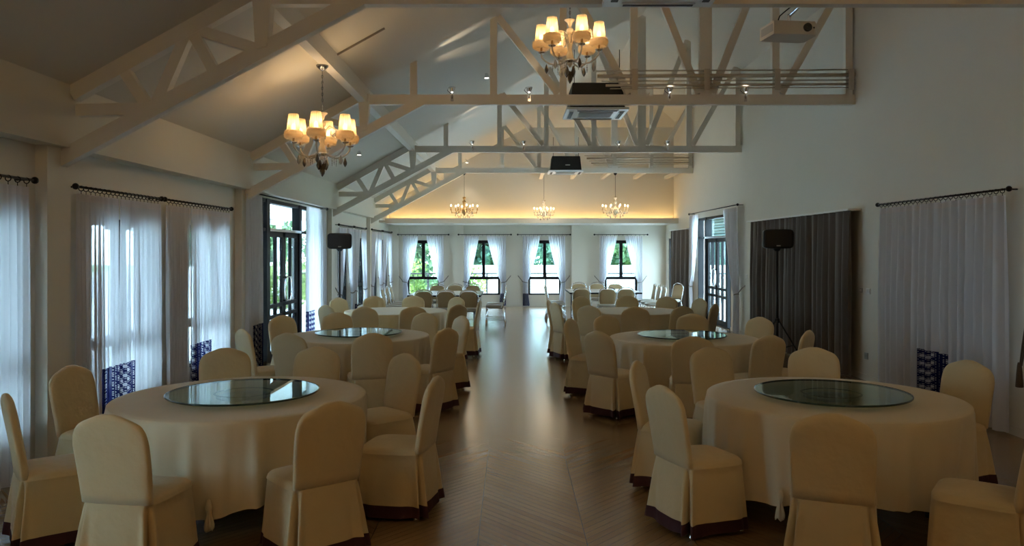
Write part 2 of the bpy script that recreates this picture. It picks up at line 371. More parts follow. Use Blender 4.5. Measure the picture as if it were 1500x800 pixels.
# windows: built in local coords, s along the wall, d outwards
def wmap(side):
    if side == 'L': return lambda s, d, z: (XL-d, s, z)
    if side == 'R': return lambda s, d, z: (XR+d, s, z)
    return lambda s, d, z: (s, YF+d, z)
def lbox(mb, fn, s0, s1, d0, d1, z0, z1):
    a = fn(s0, d0, z0); b = fn(s1, d1, z1)
    mb.box(min(a[0], b[0]), max(a[0], b[0]), min(a[1], b[1]), max(a[1], b[1]), min(a[2], b[2]), max(a[2], b[2]))
wn = 1
def make_window(side, c, hw, z0=WZ0, z1=WZ1, sash=True):
    global wn
    fn = wmap(side); root = struct(thing('window_%d' % wn, 'x', 'window')); wn += 1
    del root['label']; del root['category']
    fr = MB(); t = .065
    lbox(fr, fn, c-hw, c-hw+t, .02, .12, z0, z1); lbox(fr, fn, c+hw-t, c+hw, .02, .12, z0, z1)
    lbox(fr, fn, c-hw, c+hw, .02, .12, z1-t, z1); lbox(fr, fn, c-hw, c+hw, .02, .12, z0, z0+t*.7)
    if sash:
        lbox(fr, fn, c-hw, c+hw, .02, .12, .86, .95)
    fr.build('window_frame', 'black', root)
    if sash:
        m = MB(); lbox(m, fn, c-.05, c+.05, .01, .11, .95, z1); lbox(m, fn, c-.17, c+.17, .0, .1, z1-.10, z1-.01); m.build('mullion', 'black', root)
        m = MB(); lbox(m, fn, c-.06, c-.045, -.03, .01, 1.4, 1.5); m.build('latch', 'dchrome', root)
    g = MB(); lbox(g, fn, c-hw+.02, c+hw-.02, .07, .078, z0+.02, z1-.02); g.build('glass', 'glass', root)
    ctr = fn(c, .19, (z0+z1)/2); rot = {'L': (0, radians(-90), 0), 'R': (0, radians(90), 0), 'F': (radians(-90), 0, 0)}[side]
    return root, ctr, rot
for y in LWIN: make_window('L', y, LW[y])
for x in FWIN: make_window('F', x, .515)
make_window('R', (RWIN[0]+RWIN[1])/2, .5, RWIN[2], RWIN[3], False)
# area portals: face inward (-Z of the lamp points into the room)
for y in LWIN: portal((XL-.15, y, 1.235), (0, radians(-90), 0), 1.73, 1.1)
portal((XL-.15, 13.93, 1.31), (0, radians(-90), 0), 2.62, 3.3)
portal((XR+.15, 19.05, 1.31), (0, radians(90), 0), 2.62, 3.1)
for x in FWIN: portal((x, YF+.15, 1.235), (radians(-90), 0, 0), 1.03, 1.73)

# doors: double leaf glass door with transom and side lights
def make_door(num, side, s0, s1, d0, d1, ztr, ztop):
    """s0..s1 opening, d0..d1 the two leaves"""
    fn = wmap(side); root = struct(bpy.data.objects.new('door_%d' % num, None)); COL.objects.link(root)
    fr = MB()
    for a, b in ((s0, s0+.06), (s1-.06, s1), (d0-.16, d0), (d1, d1+.16)): lbox(fr, fn, a, b, .0, .14, 0, ztop)
    lbox(fr, fn, s0, s1, .02, .14, ztop-.06, ztop); lbox(fr, fn, s0, s1, .02, .14, ztr, ztr+.05)
    lbox(fr, fn, s0, s1, .02, .14, 0, .03)
    fr.build('door_frame', 'black', root)
    mtd = MB(); lbox(mtd, fn, d0-.05, d1+.05, -.02, .02, ztr+.0, ztr+.045); mtd.build('closer_rail', 'chrome', root)
    g = MB(); lbox(g, fn, s0+.03, s1-.03, .08, .088, ztr+.03, ztop-.03); g.build('transom_glass', 'glass', root)
    g = MB()
    for a, b in ((s0+.04, d0-.06), (d1+.06, s1-.04)): lbox(g, fn, a, b, .08, .088, .03, ztr)
    g.build('side_glass', 'glass', root)
    mid = (d0+d1)/2
    for k, (a, b) in enumerate(((d0+.005, mid-.004), (mid+.004, d1-.005))):
        lf = MB(); t = .10
        for p, q in ((a, a+t), (b-t, b), ((a+b)/2-.035, (a+b)/2+.035)): lbox(lf, fn, p, q, .03, .08, .03, ztr)
        for z0, z1 in ((.03, .14), (ztr-.09, ztr), (.84, .90), (.66, .72)): lbox(lf, fn, a, b, .03, .08, z0, z1)
        o = lf.build('door_leaf', 'black', root)
        g = MB(); lbox(g, fn, a+.02, b-.02, .05, .056, .05, ztr-.04); g.build('pane', 'glass', o)
        hx = b-.05 if k == 0 else a+.05; sg = -1 if k == 0 else 1
        h = MB(); pts = []
        for i in range(13):
            th = pi*i/12; pts.append(fn(hx+sg*.14*sin(th), -.055+(.055 if i in (0, 12) else 0), .95+.36*(i/12)))
        pts = [fn(hx, .03, .93)]+[fn(hx+sg*.15*sin(pi*i/12)**.6, -.05, .93+.40*(.5-.5*cos(pi*i/12))) for i in range(13)]+[fn(hx, .03, 1.33)]
        h.tube(pts, .013, 8); h.build('handle', 'chrome', o)
    return root
make_door(1, 'L', LDOOR[0], LDOOR[1], 12.66, 14.42, 2.10, LDOOR[3])
make_door(2, 'R', RDOOR[0], RDOOR[1], 17.95, 19.75, 2.08, RDOOR[3])

# ------------------------------------------------------------------ outside
def outside_y(): pass
struct(MB().box(-60, 60, -30, 110, -.5, -.35).build('ground', 'grass'))
struct(MB().box(-15, XL-.2, -8, YF+30, -.35, -.05).build('terrace_left', 'paving'))
struct(MB().box(XL-.2, 14, YF+.2, YF+6, -.35, -.05).build('terrace_far', 'paving'))
struct(MB().box(XR+.2, 14, -8, YF+.2, -.35, -.05).build('terrace_right', 'paving'))
vr = thing('veranda_roof', 'white veranda roof added outside to shade the left windows and glass door', 'roof', (XL-.2, 0, 0))  # added to shade the left side; soffit inferred from the door transom
MB().box(-3.6, -.01, -8, 26.5, 2.78, 2.86).build('soffit', 'white', vr)
MB().box(-3.72, -3.6, -8, 26.5, 2.62, 2.96).build('eave_board', 'white', vr)
for k in range(6):
    MB().box(-3.5, -3.36, -6.2+k*6.3, -6.06+k*6.3, -.05, 2.78).build('post', 'white', vr)
def railing(label, p0, p1):
    p0 = Vector(p0); p1 = Vector(p1); L_ = (p1-p0).length; d = (p1-p0).normalized()
    r = thing('railing', label, 'railing', (p0.x, p0.y, -.05)); ang = atan2(d.y, d.x); r.rotation_euler = (0, 0, ang)
    m = MB(); m.box(0, L_, -.03, .03, 1.0, 1.05); m.build('top_rail', 'darkmetal', r)
    m = MB(); m.box(0, L_, -.02, .02, .12, .16); m.build('bottom_rail', 'darkmetal', r)
    k = int(L_/2)
    for i in range(k+1): m = MB(); m.box(i*L_/k-.03, i*L_/k+.03, -.03, .03, 0, 1.0); m.build('post', 'darkmetal', r)
    m = MB()
    for i in range(int(L_/.45)): m.box(i*.45+.2, i*.45+.212, -.006, .006, .16, 1.0)
    o = m.build('balusters', 'darkmetal', r); o['kind'] = 'stuff'
railing('dark thin railing outside the far windows', (-9, 27.2), (9.3, 27.2))
tag(MB().box(-2.9, 9.3, 33, 33.2, -.35, 1.15).build('garden_wall', 'white'), 'low white garden wall beyond the far windows', 'wall')
tag(MB().box(-15.2, -15, -10, 85, -.35, 1.0).build('boundary_wall', 'white'), 'long white boundary wall outside the left glass door', 'wall')
lv = thing('louvred_screen', 'teal slatted screen building outside the right glass door', 'building', (0, 0, 0))
m = MB(); m.box(9.6, 9.8, 25.5, 41, -.35, 3.6); m.build('wall_panel', 'teal', lv)
m = MB()
for k in range(26): m.box(9.5, 9.6, 25.5, 41, .1+k*.13, .16+k*.13)
m.build('slats', 'teal', lv)
m = MB(); m.box(8.6, 10.4, 25.2, 41.2, 3.6, 3.75); m.build('roof', 'white', lv)
def tree_mesh(seed, r, h, leaf=.22, nl=7000):
    rnd = random.Random(seed); mb = MB(); cl = []
    for i in range(34):
        a = rnd.uniform(0, 2*pi); q = rnd.random()**.6*r*.72; z = h*.12+rnd.random()*h*.75
        sc = 1-.5*abs(z/h-.55); cl.append((q*cos(a)*sc, q*sin(a)*sc, z, r*rnd.uniform(.28, .46)))
    for i in range(nl):
        c = cl[i % len(cl)]; u = Vector((rnd.gauss(0, 1), rnd.gauss(0, 1), rnd.gauss(0, 1))).normalized()*c[3]*rnd.uniform(.7, 1.05)
        p = Vector(c[:3])+u; a = Vector((rnd.gauss(0, 1), rnd.gauss(0, 1), rnd.gauss(0, 1))).normalized()*leaf*rnd.uniform(.6, 1.4)
        b = a.cross(Vector((rnd.gauss(0, 1), rnd.gauss(0, 1), rnd.gauss(0, 1)))).normalized()*leaf*.55
        mb.add([p-a, p-b, p+a, p+b], [(0, 1, 2, 3)])
    return mb
def make_tree(label, seed, r, h, lm, loc):
    loc = (loc[0], loc[1], -1.6)
    t = thing('leafy_tree', label, 'tree', loc, 0, 'trees outside the windows')
    tree_mesh(seed, r, h).build('foliage', lm, t)
    MB().tube([(0, 0, 0), (.05, 0, h*.3), (-.05, .05, h*.6)], [.18, .13, .06], 10).build('trunk', 'trunk', t)
    return t
trees = [make_tree('tall bluish-green tree seen through the second far window', 1, 3.2, 8, 'leaf2', (-1.3, 42, -.35)),
         make_tree('bright green tree seen through the leftmost far window', 2, 3.0, 7.5, 'leaf', (-5.6, 36.3, -.35))]
for (x, y, lab, k) in ((2.9, 50.5, 'tree seen through the third far window', 0), (7.2, 46.5, 'green tree seen through the rightmost far window', 1),
                       (-20.6, 66, 'green tree outside seen through the left leaf of the glass door', 1), (-26, 76, 'bluish tree outside behind the boundary wall by the glass door', 0),
                       (-20.3, 86, 'tree beyond the boundary wall at the right of the glass door', 1), (-22, 52, 'farthest left tree along the boundary wall', 0),
                       (-21.5, 12, 'tree outside behind the sheer curtains of the near left windows', 0), (-21, 20, 'green tree behind the boundary wall outside the second left window', 1),
                       (15.5, 49, 'tree outside the right glass door', 0),
                       (-11.5, 3.4, 'unseen tree added to shade the left edge window, nearest of the three', 0), (-12, 10.8, 'unseen tree added to shade the first left window, middle of the three', 1),  # added out of view to cut daylight through the near left windows
                       (-11.5, -4.5, 'unseen tree added to block daylight, behind the viewer on the left', 0)):  # also added unseen, to darken the near left side
    dup(trees[k], lab, (x, y, -1.6), x*1.7+y)
def shrub(label, loc, seed, r=1.0):
    s = thing('garden_shrub', label, 'shrub', loc, 0, 'shrubs along the garden walls'); tree_mesh(seed, r, r*1.5, .09, 1500).build('foliage', 'leaf3', s)
    MB().tube([(0, 0, 0), (.02, 0, r*.7)], [.05, .03], 8).build('stem', 'trunk', s); return s
sh = shrub('green shrub low outside the leftmost far window', (-4.4, 31.6, -.35), 5, 1.1)
for (x, y, lab) in ((-2.0, 29.6, 'yellow-green shrub in the lower pane of the leftmost far window'), (-7.6, 25, 'shrub at the foot of the boundary wall left of the door handles'),
                    (-8.4, 30.5, 'shrub at the foot of the boundary wall behind the glass door'), (-10.2, 37, 'shrub at the foot of the boundary wall right of the glass door')):
    dup(sh, lab, (x, y, -.35), x)

# ------------------------------------------------------------------ roof trusses
TNAMES = ['nearest cream roof truss crossing the top edge of the photo', 'second cream roof truss, with the pipes and a ceiling air conditioner at its chord',
          'third cream roof truss, the plain one with three spotlights and no pipes', 'farthest cream roof truss, from which the outer small chandeliers hang']
HB = 3.87; HT = 4.01
def make_truss():
    T = thing('roof_truss', TNAMES[0], 'truss', (0, YT[0], 0), 0, 'cream steel roof trusses'); y0, y1 = -.05, .05
    def P(name, a, b, wd, dy=0): MB().member(a, b, wd, y0+dy, y1-dy).build(name, 'steel', T)
    P('bottom_chord', (-2.1, (HB+HT)/2), (XR, (HB+HT)/2), HT-HB)
    P('upper_chord', (XB, zc(XB)-.07), (-2.1, zc(-2.1)-.07), .13)
    ps = [-1.405, -.263, .73, 1.74, 2.76, 3.756, 4.80]
    for x in ps: P('vertical_post', (x, HT), (x, zc(x)+.02), .17 if x == 2.76 else .10, .004)
    for a, b in ((( -.2, zc(-.2)-.02), (.66, HT+.02)), ((.78, zc(.78)-.02), (1.67, HT+.02)), ((1.8, zc(1.8)-.02), (2.66, HT+.02)),
                 ((3.72, zc(3.72)-.02), (2.86, HT+.02)), ((4.76, zc(4.76)-.02), (3.84, HT+.02))): P('diagonal_brace', a, b, .10, .008)
    lo = lambda x: 2.62+.535*(x-XB)
    P('lower_chord', (XB-.12, lo(XB-.12)), (-1.25, lo(-1.25)), .13, .002)
    MB().prism([(-2.19, 4.02), (-2.02, 4.02), (-2.06, lo(-2.05)), (-2.16, lo(-2.1))], y0-.01, y1+.01).build('hanger_post', 'steel', T)
    up = lambda x: zc(x)-.12
    P('lattice_web', (XB+.04, 2.98), (-3.12, lo(-3.12)+.05), .10, .006)
    for a, b in (((-3.28, up(-3.28)), (-3.06, lo(-3.06))), ((-2.76, up(-2.76)), (-3.02, lo(-3.02))), ((-2.70, up(-2.7)), (-2.50, lo(-2.5))), ((-2.66, up(-2.66)), (-2.14, lo(-2.14)+.03))):
        P('lattice_web', a, b, .09, .006)
    return T
tr0 = make_truss()
for k in (1, 2, 3): dup(tr0, TNAMES[k], (0, YT[k], 0))

# ------------------------------------------------------------------ curtain rods and curtains
def cmap(side):   # s along wall, off into the room, z
    if side == 'L': return lambda s, o, z: (XL+o, s, z)
    if side == 'R': return lambda s, o, z: (XR-o, s, z)
    return lambda s, o, z: (s, YF-o, z)
def rod(label, side, s0, s1, z, off=.12, rings=0, r=.011, group='black curtain rods'):
    fn = cmap(side); root = thing('curtain_rod', label, 'curtain rod', fn((s0+s1)/2, 0, z), 0, group); o = Vector(root.location)
    L_ = lambda s, of, zz: tuple(Vector(fn(s, of, zz))-o)
    MB().tube([L_(s0, off, z), L_(s1, off, z)], r, 10).build('pole', 'iron', root)
    for s in (s0, s1): MB().ball(L_(s, off, z), r*2.6).build('finial', 'iron', root)
    for s in (s0+.06, s1-.06): MB().tube([L_(s, 0.0, z), L_(s, off, z)], r*.7, 8).build('bracket', 'iron', root)
    for i in range(rings):
        s = s0+.05+(s1-s0-.1)*(i+.5)/rings; m = MB()
        pts = [tuple(Vector(L_(s, off, z-.012))+Vector((0, 0, 0))+Vector(fn(0, .022*cos(a), .022*sin(a)))-Vector(fn(0, 0, 0))) for a in [2*pi*q/12 for q in range(13)]]
        m.tube(pts, .004, 6, False); m.tube([L_(s, off, z-.034), L_(s, off, z-.06)], .003, 5); m.build('ring', 'iron', root)
    return root
def curtain(label, side, s0, s1, z1, z0=.03, off=.12, folds=9, amp=.03, tie=None, tiez=.80, patt=None, mt='sheer', group='sheer curtains', cat='curtain', seed=0, flare=0):
    """tie: 'lo' or 'hi' end of the span the cloth is drawn to; patt=(u0,u1,ztop): printed border"""
    fn = cmap(side); rnd = random.Random(seed+int(s0*97)); ph = [rnd.uniform(0, 6.28) for _ in range(4)]
    root = thing('curtain', label, cat, fn((s0+s1)/2, 0, z0), 0, group); org = Vector(root.location)
    nu = max(60, folds*10); nv = 34; W = s1-s0
    zs = [z1+(z0-z1)*j/nv for j in range(nv+1)]
    if patt: zs = sorted(set(zs+[patt[2]]), reverse=True); nv = len(zs)-1
    us = [i/nu for i in range(nu+1)]
    if patt: us = sorted(set(us+[patt[0], patt[1]])); nu = len(us)-1
    def pos(u, z):
        v = (z1-z)/(z1-z0); uu = u+.010*sin(2*pi*2.3*u+ph[0]); env = min(1, .45+v*1.2)
        wob = sin(2*pi*folds*uu+ph[1]+.3*v*sin(3*u+ph[2]))*.8+.3*sin(2*pi*folds*1.73*uu+ph[3]+v)
        k = 1.0; a = amp*env
        if tie:
            bw = .13/W if z < tiez else None
            if z >= tiez: q = (z-tiez)/(z1-tiez); k = .13/W+(1-.13/W)*q**.72
            else: q = (tiez-z)/(tiez-z0); k = .13/W*(1+.7*q)
            a = amp*(.6+.7*(1-abs(z-tiez)/z1))
            cs = .07
            x = (s0+cs*0+u*W*k) if tie == 'lo' else (s1-(1-u)*W*k)
        else: x = s0+W*(u+.0)+flare*(u-.5)*v
        return Vector(fn(x+.3*a*sin(2*pi*folds*uu+ph[2])*(.35 if not tie else .1), off+a*wob, z))-org
    grid = [[pos(u, z) for u in us] for z in zs]
    A = MB(True); B = MB(True); n_ = len(us)
    vs = [tuple(p) for r in grid for p in r]; uv = [(u*W*1.0, z) for z in zs for u in us]
    fa = []; fb = []; fh = []
    hz = z1-.085
    for j in range(nv):
        for i in range(nu):
            f = (j*n_+i, j*n_+i+1, (j+1)*n_+i+1, (j+1)*n_+i)
            inp = patt and patt[0] <= (us[i]+us[i+1])/2 <= patt[1] and zs[j] <= patt[2]+1e-6
            (fb if inp else (fh if (zs[j]+zs[j+1])/2 > hz and mt == 'sheer' else fa)).append(f)
    A.add(vs, fa, uv); A.build('cloth', mt, root)
    if fh:
        used = sorted({i for f in fh for i in f}); mp = {a: b for b, a in enumerate(used)}
        H_ = MB(True); H_.add([vs[i] for i in used], [tuple(mp[i] for i in f) for f in fh]); H_.build('heading_band', 'heading', root)
    if fb:
        used = sorted({i for f in fb for i in f}); mp = {a: b for b, a in enumerate(used)}
        B.add([vs[i] for i in used], [tuple(mp[i] for i in f) for f in fb], [uv[i] for i in used]); B.build('printed_border', 'navy', root)
    if tie:
        ex = .05 if side == 'L' else .15
        m = MB(); end = s0 if tie == 'lo' else s1; sg = -1 if tie == 'lo' else 1
        c0 = end+(.065 if tie == 'lo' else -.065)
        ring = []
        for q in range(25):
            a = 2*pi*q/24; ring.append(tuple(Vector(fn(c0+.085*cos(a), off+.045*sin(a), tiez+.02*cos(a)*sg))-org))
        m.tube(ring, .012, 6, False)
        m.tube([tuple(Vector(fn(c0+sg*.06, off, tiez+.01))-org), tuple(Vector(fn(end+sg*ex*.8, .05, tiez+.16))-org), tuple(Vector(fn(end+sg*ex, 0.01, tiez+.20))-org)], .012, 6)
        m.build('tieback', 'strap', root)
    return root
RZ = 2.35
# near left (bay partly out of frame)
rod('black curtain rod at the left edge of the photo, ending before the column', 'L', 4.55, 6.22, RZ, rings=14)
curtain('bluish sheer curtain at the left edge of the photo', 'L', 5.42, 6.12, RZ-.06, folds=8, seed=1)
curtain('sheer curtain just outside the left edge of the frame', 'L', 4.6, 5.40, RZ-.06, folds=9, patt=(.55, 1, .66), seed=2)
rod('black ringed curtain rod right after the left column', 'L', 6.80, 8.47, RZ, rings=20)
rod('black ringed curtain rod over the second left window, before the glass door', 'L', 8.55, 10.58, RZ, rings=20)
curtain('sheer curtain left half of the first left window, starting at the column', 'L', 6.82, 7.55, RZ-.06, folds=9, patt=(.55, 1, .70), seed=3)
curtain('sheer curtain right half of the first left window with a navy printed corner', 'L', 7.56, 8.44, RZ-.06, folds=10, patt=(0, .30, .70), seed=4)
curtain('sheer curtain left half of the second left window, in shade', 'L', 8.58, 9.21, RZ-.06, folds=8, seed=5, flare=-.12)
curtain('sheer curtain right half of the second left window with a navy printed corner', 'L', 9.23, 10.5, RZ-.06, folds=13, patt=(.0, .48, .68), seed=6)
# left glass door
rod('thin curtain track above the left glass door', 'L', 11.42, 16.0, 2.63, off=.13, group='curtain tracks')
curtain('white sheer curtain hanging left of the left glass door', 'L', 11.14, 11.86, 2.60, folds=8, off=.13, patt=(.35, 1, .70), seed=7)
curtain('white sheer curtain hanging right of the left glass door', 'L', 14.45, 15.95, 2.60, folds=12, off=.13, patt=(0, .36, .66), seed=8)
# far bays of the left wall
lb = ['first', 'second', 'third', 'fourth']
for k, (c, h) in enumerate(((17.95, .80), (19.6, .75), (22.0, .82), (23.85, .82))):
    rod('short black curtain rod over the %s left window past the glass door' % lb[k], 'L', c-h, c+h, RZ, rings=10)
    curtain('tied sheer curtain on the near side of the %s left window past the glass door' % lb[k], 'L', c-h+.03, c-.04, RZ-.06, folds=7, tie='lo', patt=(0, 1, .5) if k % 2 else None, seed=20+k)
    curtain('tied sheer curtain on the far side of the %s left window past the glass door' % lb[k], 'L', c+.12, c+h-.03, RZ-.06, folds=7, tie='hi', seed=30+k)
# far wall
fb_ = ['leftmost', 'second', 'third', 'rightmost']
for k, (c, a, b) in enumerate(((FWIN[0], -3.6, -2.0), (FWIN[1], -1.69, -.03), (FWIN[2], .18, 1.84), (FWIN[3], 2.6, 4.28))):
    rod('black curtain rod over the %s far window' % fb_[k], 'F', a, b, 2.28, rings=12)
    curtain('sheer curtain tied to the left of the %s far window' % fb_[k], 'F', a+.16, c-.14, 2.23, folds=8, tie='lo', patt=(0, 1, .42) if k in (2,) else None, seed=40+k, tiez=.78)
    curtain('sheer curtain tied to the right of the %s far window' % fb_[k], 'F', c+.10, b-.16, 2.23, folds=8, tie='hi', patt=(0, 1, .42) if k in (1,) else None, seed=50+k, tiez=.78)
# right wall
rod('black ringed curtain rod at the right edge of the photo', 'R', 7.52, 10.22, 2.385, rings=26)
curtain('closed sheer curtain at the right edge, near half', 'R', 7.58, 8.82, 2.33, folds=8, amp=.06, patt=(.73, 1, .66), seed=60)
curtain('closed sheer curtain at the right edge, far half', 'R', 8.84, 10.16, 2.33, folds=8, amp=.06, patt=(0, .22, .66), seed=61)
tb = thing('hanging_tieback', 'brown tasselled curtain tieback hanging on the right wall', 'tieback', (XR-.02, 7.43, .95))
MB().tube([(0, 0, .12), (-.02, .01, -.05), (-.03, .03, -.25)], .010, 8).build('cord', 'rope', tb)
MB().tube([(0, 0, .12), (-.015, -.02, -.05), (-.03, .015, -.25)], .010, 8).build('cord', 'rope', tb)
MB().lathe([(.014, .03), (.02, 0), (.026, -.07), (.034, -.2), (.03, -.205)], (-.045, .02, -.25), 12).build('tassel', 'rope', tb)
tt = thing('dangling_tieback', 'dark thin curtain cord hanging behind a chair by the left column', 'tieback', (XL+.05, 6.76, .7))
MB().tube([(0, 0, .14), (.04, .03, -.02), (.03, .02, -.16), (.05, 0, -.22)], .006, 6).build('cord', 'black', tt)
MB().tube([(0, 0, .14), (.07, .05, 0), (.06, .06, -.14), (.03, .06, -.2)], .006, 6).build('cord', 'black', tt)
for nm, a, b, sd in (('near', 10.98, 13.3, 1), ('far', 13.28, 15.7, 2)):
    curtain('floor length dark brown drape on the right wall behind the speaker, %s half' % nm, 'R', a, b, 2.35, folds=10, amp=.06, off=.13, mt='brown', group='brown drapes', seed=70+sd)
tag(MB().box(XR-.19, XR, 10.96, 15.72, 2.35, 2.375).build('curtain_track', 'plastic'), 'slim pale track over the dark brown drapes on the right wall', 'curtain track')
curtain('dark brown drape in the far right corner, beyond the right glass door', 'R', 21.15, 23.4, 2.36, folds=14, amp=.05, off=.13, mt='brown', group='brown drapes', seed=79)
tag(MB().box(XR-.19, XR, 21.1, 23.42, 2.36, 2.385).build('curtain_track', 'plastic'), 'slim pale track over the far right corner drape', 'curtain track')
rod('black curtain rod high above the right glass door', 'R', 16.5, 21.0, 2.75, off=.14)
curtain('white curtain tied on the near side of the right glass door', 'R', 16.56, 17.65, 2.70, folds=8, tie='lo', off=.13, seed=80, tiez=.85, amp=.035)
curtain('white curtain tied on the far side of the right glass door', 'R', 20.05, 20.94, 2.70, folds=8, tie='hi', off=.13, seed=81, tiez=.85, amp=.035)

# ------------------------------------------------------------------ covered chairs
def sring(hx, y0, y1, z, e=5, n=56, fn=None):
    out = []; yc = (y0+y1)/2; hy = (y1-y0)/2
    for i in range(n):
        a = 2*pi*(i+.5)/n; c = cos(a); s = sin(a)
        x = hx*(1 if c > 0 else -1)*abs(c)**(2/e); y = hy*(1 if s > 0 else -1)*abs(s)**(2/e)
        k = fn(a, z) if fn else 0
        l = sqrt(x*x+y*y); x += x/l*k; y += y/l*k
        out.append((x, yc+y, z))
    return out
def make_covered(name='covered_chair', var=0):
    T = thing(name, 'x', 'chair', (0, 0, 0), 0, 'cream covered chairs at the round tables'); rnd = random.Random(var)
    p = [rnd.uniform(0, 6.28) for _ in range(5)]
    ca = [radians(228), radians(312)]      # back corners
    def fold(a, z):
        q = max(0, 1-z/.44); d = 0
        for c in ca:
            t = a-c; d += -.085*q**.7*exp(-(t/.075)**2)+.055*q**.8*exp(-((abs(t)-.24)/.10)**2)
        for c in (radians(40), radians(140)): t = a-c; d += .014*q*exp(-(t/.14)**2)
        d += .005*q*sin(11*a+p[0])+.006*q*sin(7*a+p[1]+z*4)
        return d
    R = []; HEM = .105
    def R_(z):
        q = max(0, 1-z/.45); k_ = .005 if z in (.437, .443) else 0; return sring(.218+k_+.030*q, -.245-.02*q, .205+.025*q, z, 5, 144, fold)
    for z in (HEM, .16, .22, .28, .34, .39, .43, .437, .443, .45, .455): R.append(R_(z))
    b = MB(True)
    for k, (zz, ins) in enumerate(((.470, .008), (.478, .03), (.484, .08), (.487, .15))): R.append(sring(.218-ins, -.245+ins, .205-ins, zz, 4.5, 144))
    b.loft(R, True, False, True); b.build('seat_cover', 'cover', T)
    h = MB(True); H = []
    for z in (HEM+.004, .085, .06, .035):
        q = max(0, 1-z/.45); rr = sring(.218+.030*q+.003, -.248-.02*q, .208+.025*q, z, 5, 144, lambda a, zz: fold(a, zz)+.004*sin(23*a+p[2])*(1-zz/.12))
        H.append([(x, y, zz+.006*sin(5*i/144*6.28+p[3])*(1 if z < .1 else 0)) for i, (x, y, zz) in enumerate(rr)])
    h.loft(H, True); h.build('hem_band', 'maroon', T)
    # back
    m = MB(True); n = 48; rows = [(0, 1), (.12, 1), (.25, 1), (.4, 1), (.55, 1), (.7, 1), (.82, 1), (.90, .95), (.95, .8), (.98, .58), (.995, .32), (1.0, .08)]
    base = .445; rings = []
    for t, th in rows:
        zt = base+t*(.93-base); wv = .205+.014*sin(pi*.5*t)
        yc = -.212-.080*((zt-base)/.485)**1.15; r = []
        for i in range(n):
            a = 2*pi*(i+.5)/n; c = cos(a); s = sin(a)
            xn = (1 if c > 0 else -1)*abs(c)**.7; sh = 1-.04*(max(0, t-.75)/.25)**2
            x = wv*xn*sh; tx = abs(xn)
            ztop = .937-.048*(1-cos(pi*min(1, tx/.95)))/2-.065*tx**9; z = base+t*(ztop-base)
            edge = (1-tx**6)**.5*.5+.5
            y = yc+(.034*th)*(1 if s > 0 else -1)*abs(s)**.55+.012*tx*tx*t
            r.append((x, y, z))
        rings.append(r)
    m.loft(rings, True, True, False)
    o = len(m.v)-n; half = n//2
    for i in range(half-1): m.f.append((o+i, o+i+1, o+n-2-i, o+n-1-i)); m.sm.append(True)
    m.build('back_cover', 'cover', T)
    for sx in (-1, 1):
        for yy in (-.2, .17):
            MB(True).lathe([(.012, 0), (.018, .004), (.018, .02), (.012, .03), (.012, .12)], (sx*.19, yy, 0), 12).build('leg', 'chrome', T)
    return T
protos = [make_covered('covered_chair', v) for v in range(3)]
used = [False]*3; cc = 0
def back_point(px, d, c, dist):
    c = Vector(c); p = Vector(((px-CX)/F*d, d))
    if dist:
        u = Vector(((px-CX)/F, 1.0)); a = u.dot(u); b_ = -2*u.dot(c); q = c.dot(c)-dist*dist; D = b_*b_-4*a*q
        if D < 0: t = -b_/(2*a)
        else:
            r1 = (-b_-sqrt(D))/(2*a); r2 = (-b_+sqrt(D))/(2*a); t = r1 if abs(r1-d) < abs(r2-d) else r2
        p = u*t
    v = p-c; return atan2(v.y, v.x), max(1.44 if dist else 1.42, v.length)
def ring(c, dist, lst):
    """stand the chairs round the table, nudged along the rim until no two touch"""
    global cc
    A = [[*back_point(px, d, c, dist), tx] for px, d, tx in lst]; A.sort(key=lambda q: q[0]); n = len(A)
    for it in range(200):
        for i in range(n):
            j = (i+1) % n; g = (A[j][0]-A[i][0]) % (2*pi)
            if g < GAP: A[i][0] -= (GAP-g)/2; A[j][0] += (GAP-g)/2
    for a, L_, tx in A:
        dr = Vector((-cos(a), -sin(a))); root = Vector(c)-dr*(L_-.29); rz = atan2(dr.y, dr.x)-pi/2+random.uniform(-.04, .04)
        k = cc % 3; cc += 1; lab = 'cream covered chair, '+tx
        if not used[k]: used[k] = True; o = protos[k]; o.location = (root.x, root.y, 0); o.rotation_euler = (0, 0, rz); o['label'] = lab
        else: dup(protos[k], lab, (root.x, root.y, 0), rz)
GAP = .52
TL = [(-1.92, 5.59), (-1.88, 9.55), (-1.98, 13.4)]; TR = [(2.27, 5.56), (2.03, 9.3), (2.05, 13.4)]
